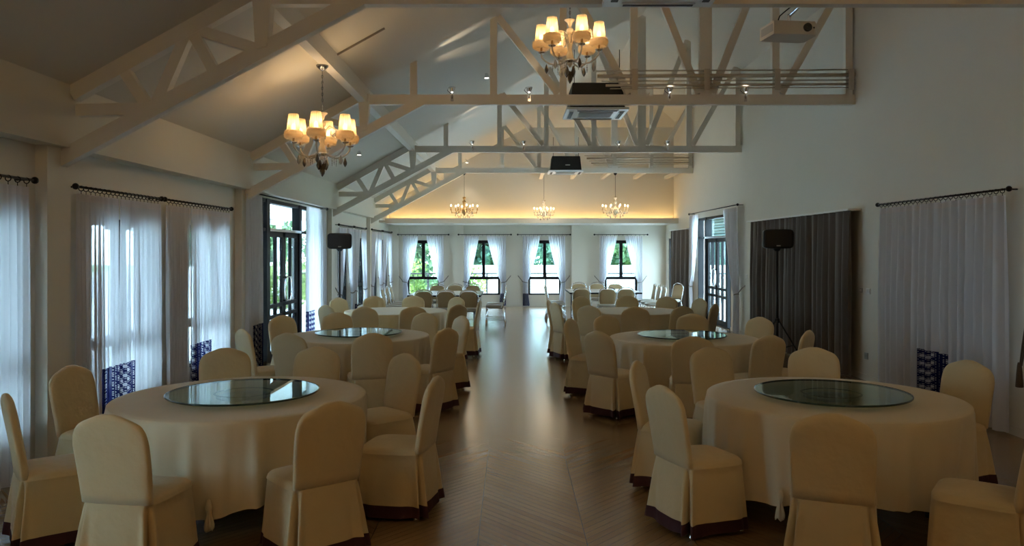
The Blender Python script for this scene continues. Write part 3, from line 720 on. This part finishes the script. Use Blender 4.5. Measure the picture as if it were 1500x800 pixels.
CH = [
 (TL[0], None, [(25, 4.75, 'side-on facing right at the left edge of the photo'), (128, 5.85, 'facing the near left table in front of the left column'),
   (160, 4.13, 'back to us at lower left, seat to its right'), (328, 6.93, 'left of two beyond the near left table'),
   (465, 7.03, 'right of two beyond the near left table'), (485, 4.5, 'back to us at bottom centre-left, seat to its left'),
   (607, 5.41, 'closer aisle-side one at the near left table'), (595, 6.57, 'half hidden aisle-side one at the near left table')]),
 (TR[0], None, [(935, 6.13, 'farther aisle-side one at the near right table'), (1000, 5.06, 'closer aisle-side one at the near right table, full skirt seen'),
   (1220, 4.16, 'back to us in front of the near right table'), (1190, 6.98, 'beyond the near right table, straight behind its glass turntable'), (1040, 7.03, 'beyond the near right table, left of its turntable'),
   (1418, 6.17, 'right end of the near right table, by the printed curtain')]),
 (TL[1], 1.42, [(405, 8.33, 'second left table, front left, pale, before the door'), (369, 9.04, 'second left table, leftmost, side-on by the curtain'), (413, 9.97, 'second left table, back left, against the glass door'),
   (495, 10.77, 'second left table, behind it beside its turntable'), (545, 8.23, 'second left table, back to us in front of it'), (652, 8.92, 'second left table, aisle side, back and skirt seen'),
   (624, 10.5, 'second left table, behind its right end'), (674, 10.07, 'second left table, aisle side, half hidden at the back')]),
 (TR[1], 1.42, [(837, 9.46, 'second right table, aisle side, side-on'), (877, 8.33, 'second right table, front left on the aisle'), (888, 10.36, 'second right table, behind its left end'),
   (1016, 7.67, 'second right table, back to us in front of it'), (1015, 10.46, 'second right table, behind its turntable'), (1112, 10.07, 'second right table, behind its right end'),
   (1141, 8.03, 'second right table, front right, turned away'), (1176, 8.72, 'second right table, rightmost, thin side view')]),
 (TL[2], 1.40, [(529, 12.1, 'third left table, front left'), (598, 12.1, 'third left table, with its back to us in front'), (489, 12.7, 'third left table, leftmost, under the speaker'),
   (507, 13.9, 'third left table, left side behind the leftmost'), (537, 14.6, 'third left table, back left'), (605, 14.8, 'third left table, behind its middle'),
   (667, 14.5, 'third left table, behind its right end'), (669, 12.3, 'third left table, front right'), (700, 13.2, 'third left table, on the aisle')]),
 (TR[2], 1.40, [(803, 13.6, 'third right table, leftmost on the aisle, farther'), (811, 12.7, 'third right table, leftmost on the aisle, nearer'), (853, 14.6, 'third right table, back left'),
   (869, 12.15, 'third right table, front left with its back to us'), (932, 12.0, 'third right table, front middle with its back to us'), (919, 14.8, 'third right table, behind its middle'),
   (976, 14.6, 'third right table, back right'), (992, 12.2, 'third right table, front right with its back to us'), (1023, 13.9, 'third right table, right side facing the table'), (1044, 12.9, 'third right table, far right end, side-on')]),
]
for ctr, dist, lst in CH:
    ring(ctr, dist, lst)

# ------------------------------------------------------------------ round tables
o = dup(protos[0], 'cream covered chair, cut by the right edge of the photo, facing left', (2.56, 4.33, 0), atan2(.60, -.80)-pi/2)
TR_ = .865; TH = .76
def make_round():
    T = thing('round_table', 'x', 'table', (0, 0, 0), 0, 'round banquet tables')
    MB().lathe([(.05, .70), (TR_-.03, .70), (TR_-.02, .72), (TR_-.03, .742), (.05, .742)], n=48).build('tabletop', 'trunk', T)
    for k in range(4):
        a = pi/4+k*pi/2; c, s_ = cos(a), sin(a)
        m = MB(); m.tube([(c*.55, s_*.55, .70), (c*.60, s_*.60, .0)], .02, 10); m.build('leg', 'darkmetal', T)
    m = MB(); m.tube([(.39, .39, .35), (-.39, -.39, .35)], .012); m.tube([(.39, -.39, .35), (-.39, .39, .35)], .012); m.build('cross_brace', 'darkmetal', T)
    return T
def make_cloth(label, loc, seed, knots, hem=.22):
    rnd = random.Random(seed); ph = [rnd.uniform(0, 6.28) for _ in range(6)]; n = 240
    T = thing('tablecloth', label, 'tablecloth', loc, 0, 'cream round tablecloths')
    def nf(a): return sum(exp(-(((a-k+pi) % (2*pi)-pi)/.16)**2) for k in knots)
    rings = []
    for r in (.001, .3, .6, .8, .86): rings.append([(r*cos(2*pi*i/n), r*sin(2*pi*i/n), TH) for i in range(n)])
    for t in (0, .03, .08, .16, .28, .42, .58, .74, .88, 1.0):
        rr = []
        for i in range(n):
            a = 2*pi*i/n; f = (1-2*abs(sin(8.5*a+ph[0]+.9*sin(3*a+ph[1])))**.8)*(.75+.35*sin(2*a+ph[5]))+.55*(1-2*abs(sin(15*a+ph[2]+1.2*sin(2*a)+.5*t)))+.2*sin(37*a+ph[3]+sin(5*a))
            e = t**.65; r = TR_+.010*min(1, t*12)+e*(.004+.030*f)-.05*e*e*nf(a)
            z = TH-.006-(TH-hem-.006)*t if t > 0 else TH-.004
            z += (.03*sin(4*a+ph[4])+.02*sin(2*a+ph[5]))*t*t-.03*t*t*nf(a)
            rr.append((r*cos(a), r*sin(a), z))
        rings.append(rr)
    b = MB(True); b.loft(rings, True, False, False); b.build('cloth', 'cloth', T)
    for k in knots:
        m = MB(True); r = TR_-.01; c, s_ = cos(k), sin(k)
        R = []
        for z, rr in ((.05, .012), (.02, .022), (0, .028), (-.02, .020), (-.035, .014), (-.07, .026), (-.11, .036), (-.13, .034)):
            R.append([(r*c+(rr+.006*sin(5*q/24*2*pi)*(z < -.03))*cos(2*pi*q/24)*.8, r*s_+(rr+.006*sin(5*q/24*2*pi)*(z < -.03))*sin(2*pi*q/24)*.8, hem+.02+z+.012*sin(q)*(z < -.1)) for q in range(24)])
        m.loft(R, True, True, True); m.build('knot', 'cloth', T)
    return T
def make_susan(label, loc):
    T = thing('glass_turntable', label, 'turntable', loc, 0, 'glass turntables'); n = 72
    m = MB(True); m.lathe([(.001, .046), (.512, .046)], n=n, cap=False); m.build('glass_top', 'susan', T)
    m = MB(True); m.lathe([(.514, .034), (.519, .038), (.519, .046), (.512, .0475)], n=n, cap=False); m.build('rim', 'susanedge', T)
    m = MB(); m.lathe([(.17, 0), (.185, .004), (.185, .012), (.15, .016), (.06, .018), (.05, .033), (.001, .033)], n=40); m.build('base', 'plasticgrey', T)
    m = MB(); m.lathe([(.20, .030), (.205, .033), (.19, .036), (.19, .030)], n=40, cap=False); m.build('bearing_ring', 'chrome', T)
    return T
rt = make_round(); first = True
WHERE = [('near left', TL[0]), ('near right', TR[0]), ('second left', TL[1]), ('second right', TR[1]), ('third left', TL[2]), ('third right', TR[2])]
KN = [[radians(-84), radians(20), radians(120)], [radians(227), radians(300)], [radians(250)], [radians(240)], [radians(290)], [radians(255)]]
for k, (wh, c) in enumerate(WHERE):
    lab = 'round folding banquet table under the cream cloth, %s of the six' % wh
    if k == 0: rt['label'] = lab; rt.location = (c[0], c[1], 0)
    else: dup(rt, lab, (c[0], c[1], 0), .3*k)
    make_cloth('cream floor-draped cloth on the %s round table' % wh, (c[0], c[1], 0), 100+k, KN[k])
for wh, c in WHERE[:4]:
    make_susan('round greenish glass turntable on the %s table' % wh, (c[0]+(.03 if c[0] < 0 else -.03), c[1]-.05, TH+.001))

# ------------------------------------------------------------------ uncovered banquet chairs and long tables
def make_banquet():
    T = thing('banquet_chair', 'x', 'chair', (0, 0, 0), 0, 'tan banquet chairs at the far tables'); hw = .20
    yb = lambda z: -.20-.09*(z-.45)/.45
    pts = [(-hw, yb(.42), .42), (-hw-.005, yb(.6), .60), (-hw-.005, yb(.75), .75)]
    for i in range(11):
        a = pi-pi*i/10; pts.append(((hw+.002)*cos(a), yb(.8), .79+.115*sin(a)))
    pts += [(hw+.005, yb(.75), .75), (hw+.005, yb(.6), .60), (hw, yb(.42), .42)]
    MB(True).tube(pts, .012, 8).build('back_frame', 'chrome', T)
    # padded back with rounded top below the hand hold
    m = MB(True); rows = [(.50, .165, .006), (.51, .18, .02), (.60, .188, .024), (.72, .19, .024), (.80, .178, .022), (.835, .150, .018), (.853, .105, .012), (.86, .05, .004)]
    R = []
    for z, hx, th in rows: R.append([(x, y+yb(z), z) for x, y, _ in sring(hx, -th, th, z, 3.5, 28)])
    m.loft(R, True, True, True); m.build('back_pad', 'tan', T)
    R = [sring(hx, -hx2, hx2, z, 5, 32) for z, hx, hx2 in ((.425, .195, .19), (.44, .215, .205), (.47, .215, .205), (.488, .195, .185), (.493, .12, .11))]
    MB(True).loft(R, True, True, True).build('seat_pad', 'seatv', T)
    m = MB(); m.tube([(-.19, -.19, .42), (.19, -.19, .42), (.19, .19, .42), (-.19, .19, .42), (-.19, -.19, .42)], .011, 8); m.build('seat_frame', 'chrome', T)
    for sx in (-1, 1):
        MB(True).tube([(sx*.195, .185, .42), (sx*.205, .20, 0)], .012, 8).build('leg', 'chrome', T)
        MB(True).tube([(sx*.195, -.195, .43), (sx*.205, -.27, 0)], .012, 8).build('leg', 'chrome', T)
        MB(True).tube([(sx*.20, .195, .14), (sx*.20, -.245, .14)], .008, 6).build('stretcher', 'chrome', T)
    MB(True).tube([(-.2, .19, .2), (.2, .19, .2)], .008, 6).build('stretcher', 'chrome', T)
    return T
bq = make_banquet(); bqused = False
def place_b(x, y, rz, text):
    global bqused
    lab = 'tan chrome-framed chair '+text
    if not bqused: bqused = True; bq.location = (x, y, 0); bq.rotation_euler = (0, 0, rz); bq['label'] = lab
    else: dup(bq, lab, (x, y, 0), rz)
pos3 = ['left', 'middle', 'right']; dist3 = ['nearest', 'middle', 'farthest']
for k in range(3):
    place_b((-1.98, -1.48, -.97)[k], 17.82, 0, 'at the far left table, with its back to us, %s of three' % pos3[k])
    place_b((-1.97, -1.5, -1.03)[k], 20.43, pi, 'facing us beyond the far left table, %s of three' % pos3[k])
    place_b((1.66, 2.28, 2.72)[k], 18.98, 0, 'at the far right table, with its back to us, %s of three' % pos3[k])
    place_b((1.84, 2.34, 2.84)[k], 21.35, pi, 'facing us beyond the far right table, %s of three' % pos3[k])
    place_b(-2.78, (18.45, 19.1, 19.75)[k], -pi/2, 'at left end of far left table, facing right, %s of three' % dist3[k])
    place_b(3.50, (19.4, 20.05, 20.7)[k], pi/2, 'at right end of far right table, facing left, %s of three' % dist3[k])
for k in range(2):
    place_b(-.42, (18.75, 19.45)[k], pi/2, 'at aisle end of far left table, facing left, %s of two' % ('nearer', 'farther')[k])
    place_b(1.12, (19.45, 20.15)[k], -pi/2, 'at aisle end of far right table, facing right, %s of two' % ('nearer', 'farther')[k])
place_b(4.22, 20.9, pi/2+.5, 'standing alone by the far right corner drape')
def make_long(label, x0, x1, y0, y1):
    T = thing('folding_table', label, 'table', ((x0+x1)/2, (y0+y1)/2, 0), 0, 'long folding tables at the far end'); a = (x1-x0)/2; b = (y1-y0)/2
    MB().box(-a+.006, a-.006, -b+.006, b-.006, .735, .752).build('tabletop', 'tabletop', T)
    m = MB(); m.box(-a, a, -b, -b+.006, .71, .75); m.box(-a, a, b-.006, b, .71, .75); m.box(-a, -a+.006, -b, b, .71, .75); m.box(a-.006, a, -b, b, .71, .75); m.build('edge_band', 'black', T)
    for sx in (-1, 1):
        for sy in (-1, 1): MB().tube([(sx*(a-.16), sy*(b-.1), .74), (sx*(a-.16), sy*(b-.08), 0)], .016, 8).build('leg', 'darkmetal', T)
        MB().tube([(sx*(a-.16), -(b-.09), .3), (sx*(a-.16), b-.09, .3)], .012, 8).build('crossbar', 'darkmetal', T)
    return T
make_long('white-topped folding table with black edge, nearer one of the far left pair', -2.42, -.72, 18.12, 19.10)
make_long('white-topped folding table with black edge, farther one of the far left pair', -2.42, -.72, 19.11, 20.09)
make_long('white-topped folding table with black edge, nearer one of the far right pair', 1.42, 3.20, 19.28, 20.14)
make_long('white-topped folding table with black edge, farther one of the far right pair', 1.42, 3.20, 20.15, 21.01)

# ------------------------------------------------------------------ speakers on stands
def speaker(label, label2, x, y, z, rz):
    St = thing('speaker_stand', label2, 'speaker stand', (x, y, 0), rz, 'tripod speaker stands')
    MB(True).tube([(0, 0, .12), (0, 0, z-.16)], [.022, .017], 12).build('pole', 'blackmat', St)
    MB(True).lathe([(.03, 0), (.04, .01), (.04, .07), (.03, .08)], (0, 0, .62), 14).build('collar', 'blackmat', St)
    for k in range(3):
        a = 2*pi*k/3+.3; c, s_ = cos(a), sin(a)
        MB(True).tube([(.03*c, .03*s_, .66), (.44*c, .44*s_, .015)], .012, 8).build('leg', 'blackmat', St)
        MB(True).tube([(.02*c, .02*s_, .2), (.28*c, .28*s_, .255)], .008, 6).build('brace', 'blackmat', St)
    MB(True).lathe([(.03, 0), (.06, .03), (.06, .045)], (0, 0, z-.2), 14).build('top_cup', 'blackmat', St)
    Sp = thing('loudspeaker', label, 'speaker', (x, y, z-.155), rz, 'black loudspeakers')
    m = MB(True); hw, hh = .235, .155; R = []
    for yy, k in ((-.15, .93), (-.14, 1), (-.02, 1), (.12, .80), (.15, .72)):
        r = []
        for xx, _, zz in [(q[0], 0, q[1]) for q in sring(hw*k, -hh*(k*.5+.5), hh*(k*.5+.5), 0, 6, 40)]: r.append((xx, yy, zz+hh))
        R.append(r)
    m.loft(R, True, True, True); m.build('cabinet', 'blackmat', Sp)
    MB().box(-.20, .20, -.157, -.150, .03, .28).build('front_grille', 'darkmetal', Sp)
    MB().box(-.03, .03, -.162, -.157, .035, .055).build('badge', 'plasticgrey', Sp)
speaker('black loudspeaker on a tripod by the left windows', 'black tripod stand by the left wall past the glass door', -3.38, 15.4, 1.97, radians(12))
speaker('black loudspeaker on a tripod before the brown drapes', 'black tripod stand in front of the dark brown drapes', 4.27, 12.65, 1.975, radians(-10))

# ------------------------------------------------------------------ air conditioners, projector, pipes
def make_ac(label, x, y, body=True):
    T = thing('air_conditioner', label, 'air conditioner', (x, y, HB-.045), 0, 'ceiling cassette air conditioners')
    m = MB(); m.box(-.45, .45, -.45, .45, 0, .035); m.build('panel', 'acpanel', T)
    m = MB(); m.box(-.25, .25, -.22, .22, -.008, 0)
    for k in range(12): m.box(-.24, .24, -.2+k*.034, -.185+k*.034, -.013, -.008)
    m.build('intake_grille', 'acgrey', T)
    for a, b, c, d in ((-.3, .3, -.41, -.33), (-.3, .3, .33, .41), (-.41, -.33, -.3, .3), (.33, .41, -.3, .3)):
        m = MB(); m.box(a, b, c, d, -.01, 0); o = m.build('air_slot', 'acpanel', T)
        m = MB(); m.box(a+.012, b-.012, c+.02, d-.02, -.014, -.010); m.build('louvre', 'blackmat', o)
    if body:
        m = MB(); m.prism([(-.40, .036), (.40, .036), (.36, .40), (-.36, .40)], -.38, .38); m.build('housing', 'blackmat', T)
        MB().box(-.02, .10, -.386, -.380, .16, .18).build('nameplate', 'plastic', T)
        for sx in (-1, 1): MB().tube([(sx*.33, -.3, .4), (sx*.33, -.3, .9)], .006, 6).build('hanger_rod', 'darkmetal', T)
    return T
make_ac('white cassette air conditioner cut by the top edge of the photo', 1.20, 6.10)
make_ac('white cassette air conditioner with black housing at the second roof truss', 1.24, 11.77)
make_ac('white cassette air conditioner with black housing at the farthest truss', 1.40, 20.68)
pj = thing('projector', 'cream box projector hanging high right from the nearest truss', 'projector', (2.54, 7.2, 3.74), radians(8))
m = MB(); m.prism([(-.21, -.13), (.17, -.15), (.21, -.10), (.21, .12), (.17, .15), (-.21, .15)], 0, .12, 'z'); m.build('body', 'projector', pj)
MB().box(-.212, -.205, -.11, .12, .03, .10).build('vent', 'plasticgrey', pj)
m = MB(True); pts = [(r*cos(2*pi*i/24)+.10, yy, .062+r*sin(2*pi*i/24)) for r, yy in ((.038, -.14), (.038, -.165), (.030, -.168), (.001, -.160)) for i in range(24)]
m.loft([pts[i*24:(i+1)*24] for i in range(4)], True); m.build('lens', 'lens', pj)
MB().box(.155, .17, -.150, -.146, .055, .07).build('sensor', 'blackmat', pj)
m = MB(); m.tube([(0, 0, .12), (0, 0, .22)], .016, 8); m.tube([(0, 0, .2), (.13, -.25, .36), (.20, -.49, .40)], .014, 8); m.box(-.05, .05, -.05, .05, .115, .125); m.build('mount', 'chrome', pj)
MB(True).tube([(-.1, .05, .12), (-.09, .0, .20), (-.02, 0, .26), (.1, -.2, .36), (.13, -.24, .32), (.22, -.30, .42), (.25, -.48, .47)], .006, 6).build('cable', 'black', pj)
def pipes(Y, x0, lab):
    zs = ((4.335, .010, 'thin top'), (4.26, .028, 'thick upper'), (4.19, .010, 'thin middle'), (4.13, .018, 'medium lower'), (4.085, .007, 'thin lowest'))
    for k, (z, r, nm) in enumerate(zs):
        xe = XR-.02
        pts = [(x0+.06*k, Y-.085, z), (x0+1.5, Y-.085, z+.008), (xe, Y-.085, z+.02)]
        o = MB(True).tube(pts, r, 10).build('pipe', 'pipe'); tag(o, '%s horizontal pipe along the %s' % (nm, lab), 'pipe', 'pipes on the '+lab)
    for k, x in enumerate((1.74, 2.76, 3.756, 4.80)):
        m = MB(); m.box(x-.04, x+.04, Y-.125, Y-.118, 4.06, 4.36); m.box(x-.04, x-.03, Y-.12, Y-.05, 4.35, 4.36); m.box(x-.04, x+.04, Y-.12, Y-.05, 4.33, 4.345)
        for z in (4.10, 4.165, 4.22, 4.305): m.box(x-.012, x+.012, Y-.13, Y-.125, z-.012, z+.012)
        tag(m.build('pipe_clamp', 'pipe'), 'pipe clamp on the %s, %s post' % (lab, ('first', 'king', 'third', 'last')[k]), 'clamp', 'pipe clamps')
pipes(YT[1], 1.15, 'second truss'); pipes(YT[3], 1.95, 'farthest truss')

# ------------------------------------------------------------------ spotlights
def make_spot():
    T = thing('spotlight', 'x', 'spotlight', (0, 0, 0), 0, 'small chrome spotlights on the trusses')
    m = MB(True); m.tube([(0, -.06, -.06), (0, -.075, .0), (0, -.075, .03)], .012, 8); m.box(-.02, .02, -.07, -.05, -.1, -.02); m.build('clamp', 'chrome', T)
    m = MB(True); m.lathe([(.022, 0), (.042, .05), (.046, .07), (.040, .072), (.034, .055)], (0, -.08, .03), 16, False); m.build('lamp_head', 'chrome', T)
    m = MB(True); m.lathe([(.001, .05), (.032, .055)], (0, -.08, .035), 14, False); m.build('lamp_lens', 'spotface', T)
    m = MB(True); m.tube([(-.02, -.05, .01), (-.07, -.04, .06), (-.05, -.04, .10), (.02, -.04, .06)], .004, 5); m.build('wire', 'iron', T)
    return T
sp0 = make_spot(); first = True
SP = [(-.85, 1, 'leftmost on the second truss'), (.245, 1, 'on the second truss left of the air conditioner'), (2.24, 1, 'on the second truss left of the king post'), (3.32, 1, 'rightmost on the second truss'),
      (-.84, 2, 'leftmost on the third truss'), (.25, 2, 'middle one on the third truss'), (2.27, 2, 'on the third truss left of the king post'), (3.30, 2, 'rightmost on the third truss'),
      (-.85, 0, 'on the nearest truss at the top edge')]
for x, k, lab in SP:
    l_ = 'small lit chrome spotlight '+lab; loc = (x, YT[k], HT+.0)
    if first: o = sp0; first = False; o.location = loc; o['label'] = l_
    else: o = dup(sp0, l_, loc)
    for dy, e in ((.0, 1), (1.15, 1.2)):
        L1 = light('spot_beam', 'SPOT', SPOT*e, (x, YT[k]-.08, HT+.12), (1, .84, .60), spot_size=radians(30), spot_blend=1.0, shadow_soft_size=.02)
        L1.rotation_euler = (pi-math.atan(dy), .12, 0); L1.scale = (2.2, .8, 1)
def ceil_spot(px, py, y, lab):
    x = (px-CX)/F*y; z = CAMH+(CY-py)/F*y
    T = thing('ceiling_spotlight', 'tiny lit spotlight '+lab, 'spotlight', (x, y, z), 0, 'tiny spotlights under the left slope'); zt = zc(x)-z
    MB(True).tube([(-.05, 0, zt-.01), (-.04, 0, .07), (0, 0, .03)], .012, 8).build('arm', 'chrome', T)
    MB(True).lathe([(.018, .06), (.035, .02), (.04, -.03)], (0, 0, 0), 14, False).build('lamp_head', 'chrome', T)
    MB(True).lathe([(.001, -.025), (.036, -.028)], (0, 0, 0), 14, False).build('lamp_lens', 'spotface', T)
    light('spot_beam', 'SPOT', 14, (x, y, z-.04), (1, .85, .65), spot_size=radians(70), spot_blend=.6, shadow_soft_size=.03)
ceil_spot(713, 112, 14.2, 'above the aisle behind the second truss')
ceil_spot(526, 225, 14.75, 'beside the shaded chandelier on the left slope')
ceil_spot(684, 237, 23.3, 'at the far end near the left small chandelier')

# ------------------------------------------------------------------ chandeliers
def shade_mesh():
    m = MB(True); n = 48; R = []; uv = []
    for t in (0, .15, .5, .85, 1):
        r = .077-.024*t; z = .215*t; R.append([((r+.0015*(-1)**i)*cos(2*pi*i/n), (r+.0015*(-1)**i)*sin(2*pi*i/n), z) for i in range(n)]); uv += [(i/n, t) for i in range(n)]
    m.loft(R, True, uvs=uv); return m
def fur_mesh(seed=3):
    rnd = random.Random(seed); m = MB(True); n = 36; R = []
    for j in range(9):
        b = 2*pi*j/8; R.append([((.082+.020*cos(b)*(1+.15*sin(9*i)))*cos(2*pi*i/n), (.082+.020*cos(b)*(1+.15*sin(9*i)))*sin(2*pi*i/n), .045*sin(b)) for i in range(n)])
    m.loft(R, True)
    for k in range(520):
        a = rnd.uniform(0, 2*pi); b = rnd.uniform(-2.2, 2.0); r = .082+.016*cos(b); p = Vector((r*cos(a), r*sin(a), .04*sin(b)))
        d = Vector((cos(b)*cos(a), cos(b)*sin(a), sin(b)*1.2-.25)).normalized(); q = p+d*rnd.uniform(.012, .026); s_ = Vector((-sin(a), cos(a), 0))*.003
        m.add([p-s_, p+s_, q], [(0, 1, 2)])
    return m
def crystal_drop(sc=1.0):
    m = MB(); m.lathe([(.003, 0), (.010*sc, -.015*sc), (.022*sc, -.055*sc), (.018*sc, -.075*sc), (.002, -.10*sc)], n=6); return m
def make_big(label, x, y, dz, a0, chain_top, power=1.0):
    T = thing('shaded_chandelier', label, 'chandelier', (x, y, 2.9+dz), 0, 'glass chandeliers with pleated shades')
    ct = chain_top-(2.9+dz)
    MB(True).lathe([(.07, 0), (.065, -.02), (.03, -.05), (.012, -.06)], (0, 0, ct), 20).build('canopy', 'dchrome', T)
    m = MB(True); k = int((ct-.5)/.035)
    for i in range(k):
        z = .47+(ct-.53)*i/k; a = (i % 2)*pi/2
        m.tube([(.009*cos(q)*cos(a), .009*cos(q)*sin(a), z+.022*sin(q)) for q in [2*pi*j/8 for j in range(9)]], .0032, 4, False)
    m.tube([(0, 0, .45), (0, 0, ct-.05)], .0035, 5); m.build('chain', 'dchrome', T)
    MB(True).lathe([(.012, 0), (.02, .02), (.03, .055), (.062, .085), (.058, .09), (.001, .06)], (0, 0, .37), 20).build('top_cup', 'porcelain', T)
    MB(True).ball((0, 0, .33), .042, 18, 12).build('glass_ball', 'porcelain', T)
    MB(True).lathe([(.012, .30), (.035, .27), (.03, .2), (.022, .12), (.04, .06), (.048, .0), (.03, -.05), (.012, -.08)], (0, 0, 0), 18).build('stem', 'porcelain', T)
    MB(True).lathe([(.02, .02), (.075, .0), (.07, -.02), (.02, -.04)], (0, 0, .0), 20).build('hub', 'chrome', T)
    Rr = .33
    sm = fm = None
    for k in range(6):
        a = radians(a0+60*k); c, s_ = cos(a), sin(a)
        prof = [(.04, .0), (.09, -.035), (.16, -.05), (.23, -.035), (.29, .005), (.325, .05), (.33, .09)]
        arm = MB(True).tube([(r*c, r*s_, z) for r, z in prof], .010, 8).build('arm', 'crystal', T)
        # upper scroll
        sc = [(.03, .22), (.05, .30), (.11, .335), (.17, .31), (.185, .25), (.15, .215), (.12, .24), (.135, .27)]
        MB(True).tube([(r*c, r*s_, z-.03) for r, z in sc], .008, 8).build('scroll', 'crystal', T)
        MB(True).lathe([(.012, 0), (.04, .012), (.045, .022), (.02, .02), (.015, .03)], (Rr*c, Rr*s_, .085), 14).build('drip_cup', 'chrome', T)
        MB(True).lathe([(.012, 0), (.012, .10)], (Rr*c, Rr*s_, .11), 10).build('candle', 'gold', T)
        MB(True).ball((Rr*c, Rr*s_, .265), .024, 12, 8, 1.5).build('bulb', 'bulb', T)
        if sm is None:
            sm = shade_mesh().build('lamp_shade', 'shade', T); fm = fur_mesh().build('feather_trim', 'fur', T)
            sm.location = (Rr*c, Rr*s_, .20); fm.location = (Rr*c, Rr*s_, .185)
        else:
            q = sm.copy(); COL.objects.link(q); q.location = (Rr*c, Rr*s_, .20); q = fm.copy(); COL.objects.link(q); q.location = (Rr*c, Rr*s_, .185)
        light('chandelier_bulb_light', 'POINT', BULB*power, (Rr*c, Rr*s_, .315), (1, .70, .38), T, shadow_soft_size=.02)
        d = crystal_drop(1.1).build('crystal_drop', 'smoke' if k % 2 == 0 else 'crystal', T); d.location = (.27*c, .27*s_, -.035)
        for rr in (.20, .14):
            d = MB(); d.tube([(0, 0, 0), (0, 0, -.09)], .0035, 5); d.ball((0, 0, -.03), .008, 8, 6); d.ball((0, 0, -.06), .007, 8, 6); o = d.build('crystal_rod', 'crystal', T); o.location = (rr*cos(a+.35), rr*sin(a+.35), -.045)
    for k in range(4):
        a = radians(45+90*k); d = crystal_drop(1.25).build('crystal_drop', 'smoke', T); d.location = (.05*cos(a), .05*sin(a), -.07)
    d = crystal_drop(1.5).build('crystal_drop', 'smoke', T); d.location = (0, 0, -.12)
    return T
make_big('chandelier with cream pleated shades hanging at left from the purlin', -2.16, 8.94, 0, -88, 3.9)
make_big('chandelier with cream pleated shades at top centre over the aisle', .66, 8.94, 1.06, -71, zc(.66))
make_big('fill chandelier with cream pleated shades, added unseen behind the viewer on the left', -2.16, .3, 0, -60, 3.9, 3.2)  # added out of view with stronger bulbs, to fill the foreground
make_big('fill chandelier with cream pleated shades, added unseen behind the viewer on the right', 2.6, .3, 1.06, -40, zc(2.6), 4.5)  # second unseen chandelier added for warm fill, bulbs stronger still
def make_small(label, x, y, ztop, mt, R_=.36, n=8):
    z0 = 2.72
    T = thing('candle_chandelier', label, 'chandelier', (x, y, z0), 0, 'small crystal chandeliers at the far end')
    MB(True).tube([(0, 0, .5), (0, 0, ztop-z0)], .005, 6).build('cord', 'iron', T)
    MB(True).lathe([(.05, 0), (.04, -.03), (.01, -.06)], (0, 0, ztop-z0), 14).build('canopy', 'iron', T)
    MB(True).lathe([(.008, .52), (.05, .49), (.03, .45), (.018, .42), (.06, .38), (.03, .33), (.02, .25), (.05, .18), (.07, .12), (.04, .05), (.01, .0)], (0, 0, 0), 16).build('stem', mt, T)
    m1 = MB(True)
    for k in range(n):
        a = 2*pi*(k+.3)/n; c, s_ = cos(a), sin(a); rr = R_ if k % 2 == 0 else R_*.78
        MB(True).tube([(r*rr/.36*c, r*rr/.36*s_, z) for r, z in ((.04, .14), (.10, .20), (.17, .15), (.25, .07), (.33, .08), (.36, .15))], .010, 7).build('arm', mt, T)
        MB(True).lathe([(.01, 0), (.04, .012), (.012, .02), (.012, .09)], (rr*c, rr*s_, .15), 10).build('candle_cup', mt, T)
        MB(True).ball((rr*c, rr*s_, .27), .020, 10, 8, 1.5).build('bulb', 'bulb', T)
        for q, (f, zz) in enumerate(((.95, .12), (.7, .04), (.5, .0), (.8, .10))):
            a2 = a+q*.2; m1.lathe([(.002, 0), (.013, -.025), (.010, -.045), (.002, -.06)], (rr*f*cos(a2), rr*f*sin(a2), zz), 5); m1.lathe([(.002, 0), (.009, -.015), (.002, -.03)], (rr*f*cos(a2+.1), rr*f*sin(a2+.1), zz-.04), 5)
    o = m1.build('crystal_drops', 'crystal', T); o['kind'] = 'stuff'
    light('chandelier_light', 'POINT', SMALL*n, (0, 0, .30), (1, .80, .55), T, shadow_soft_size=.25)
make_small('small gold candle chandelier, left of the three at the far end', -1.29, 21.2, HB, 'gold')
make_small('small clear crystal candle chandelier, middle of the three at the far end', .92, 22.6, zc(-.4)-.9, 'crystal', .29)
make_small('small brass and crystal chandelier, right of the three at the far end', 2.79, 21.2, HB, 'porcelain')

# ------------------------------------------------------------------ wall fittings
def fitting(name, label, y, z, w_, h_, mt, extra=0):
    T = thing(name, label, 'switch' if 'switch' in name else ('socket' if 'socket' in name else 'controller'), (XR, y, z))
    MB().box(-.012, 0, -w_/2, w_/2, -h_/2, h_/2).build('plate', mt, T)
    k = 2+extra
    for i in range(k): MB().box(-.016, -.012, -w_/2+w_*(i+.2)/k, -w_/2+w_*(i+.8)/k, -h_*.3, h_*.3).build('rocker', 'plasticgrey' if extra else 'plastic', T)
fitting('light_switch', 'pale rocker switch on the right wall between drape and sheer curtain', 10.74, 1.235, .12, .075, 'plastic')
fitting('wall_controller', 'small grey wall controller left of the light switch', 10.96, 1.235, .07, .06, 'plasticgrey')
fitting('wall_socket', 'grey socket low on the right wall beside the brown drape', 10.80, .34, .09, .09, 'plasticgrey', 1)
fitting('light_switch', 'small switch on the right wall between door curtain and brown drape', 16.3, 1.25, .08, .08, 'plastic')
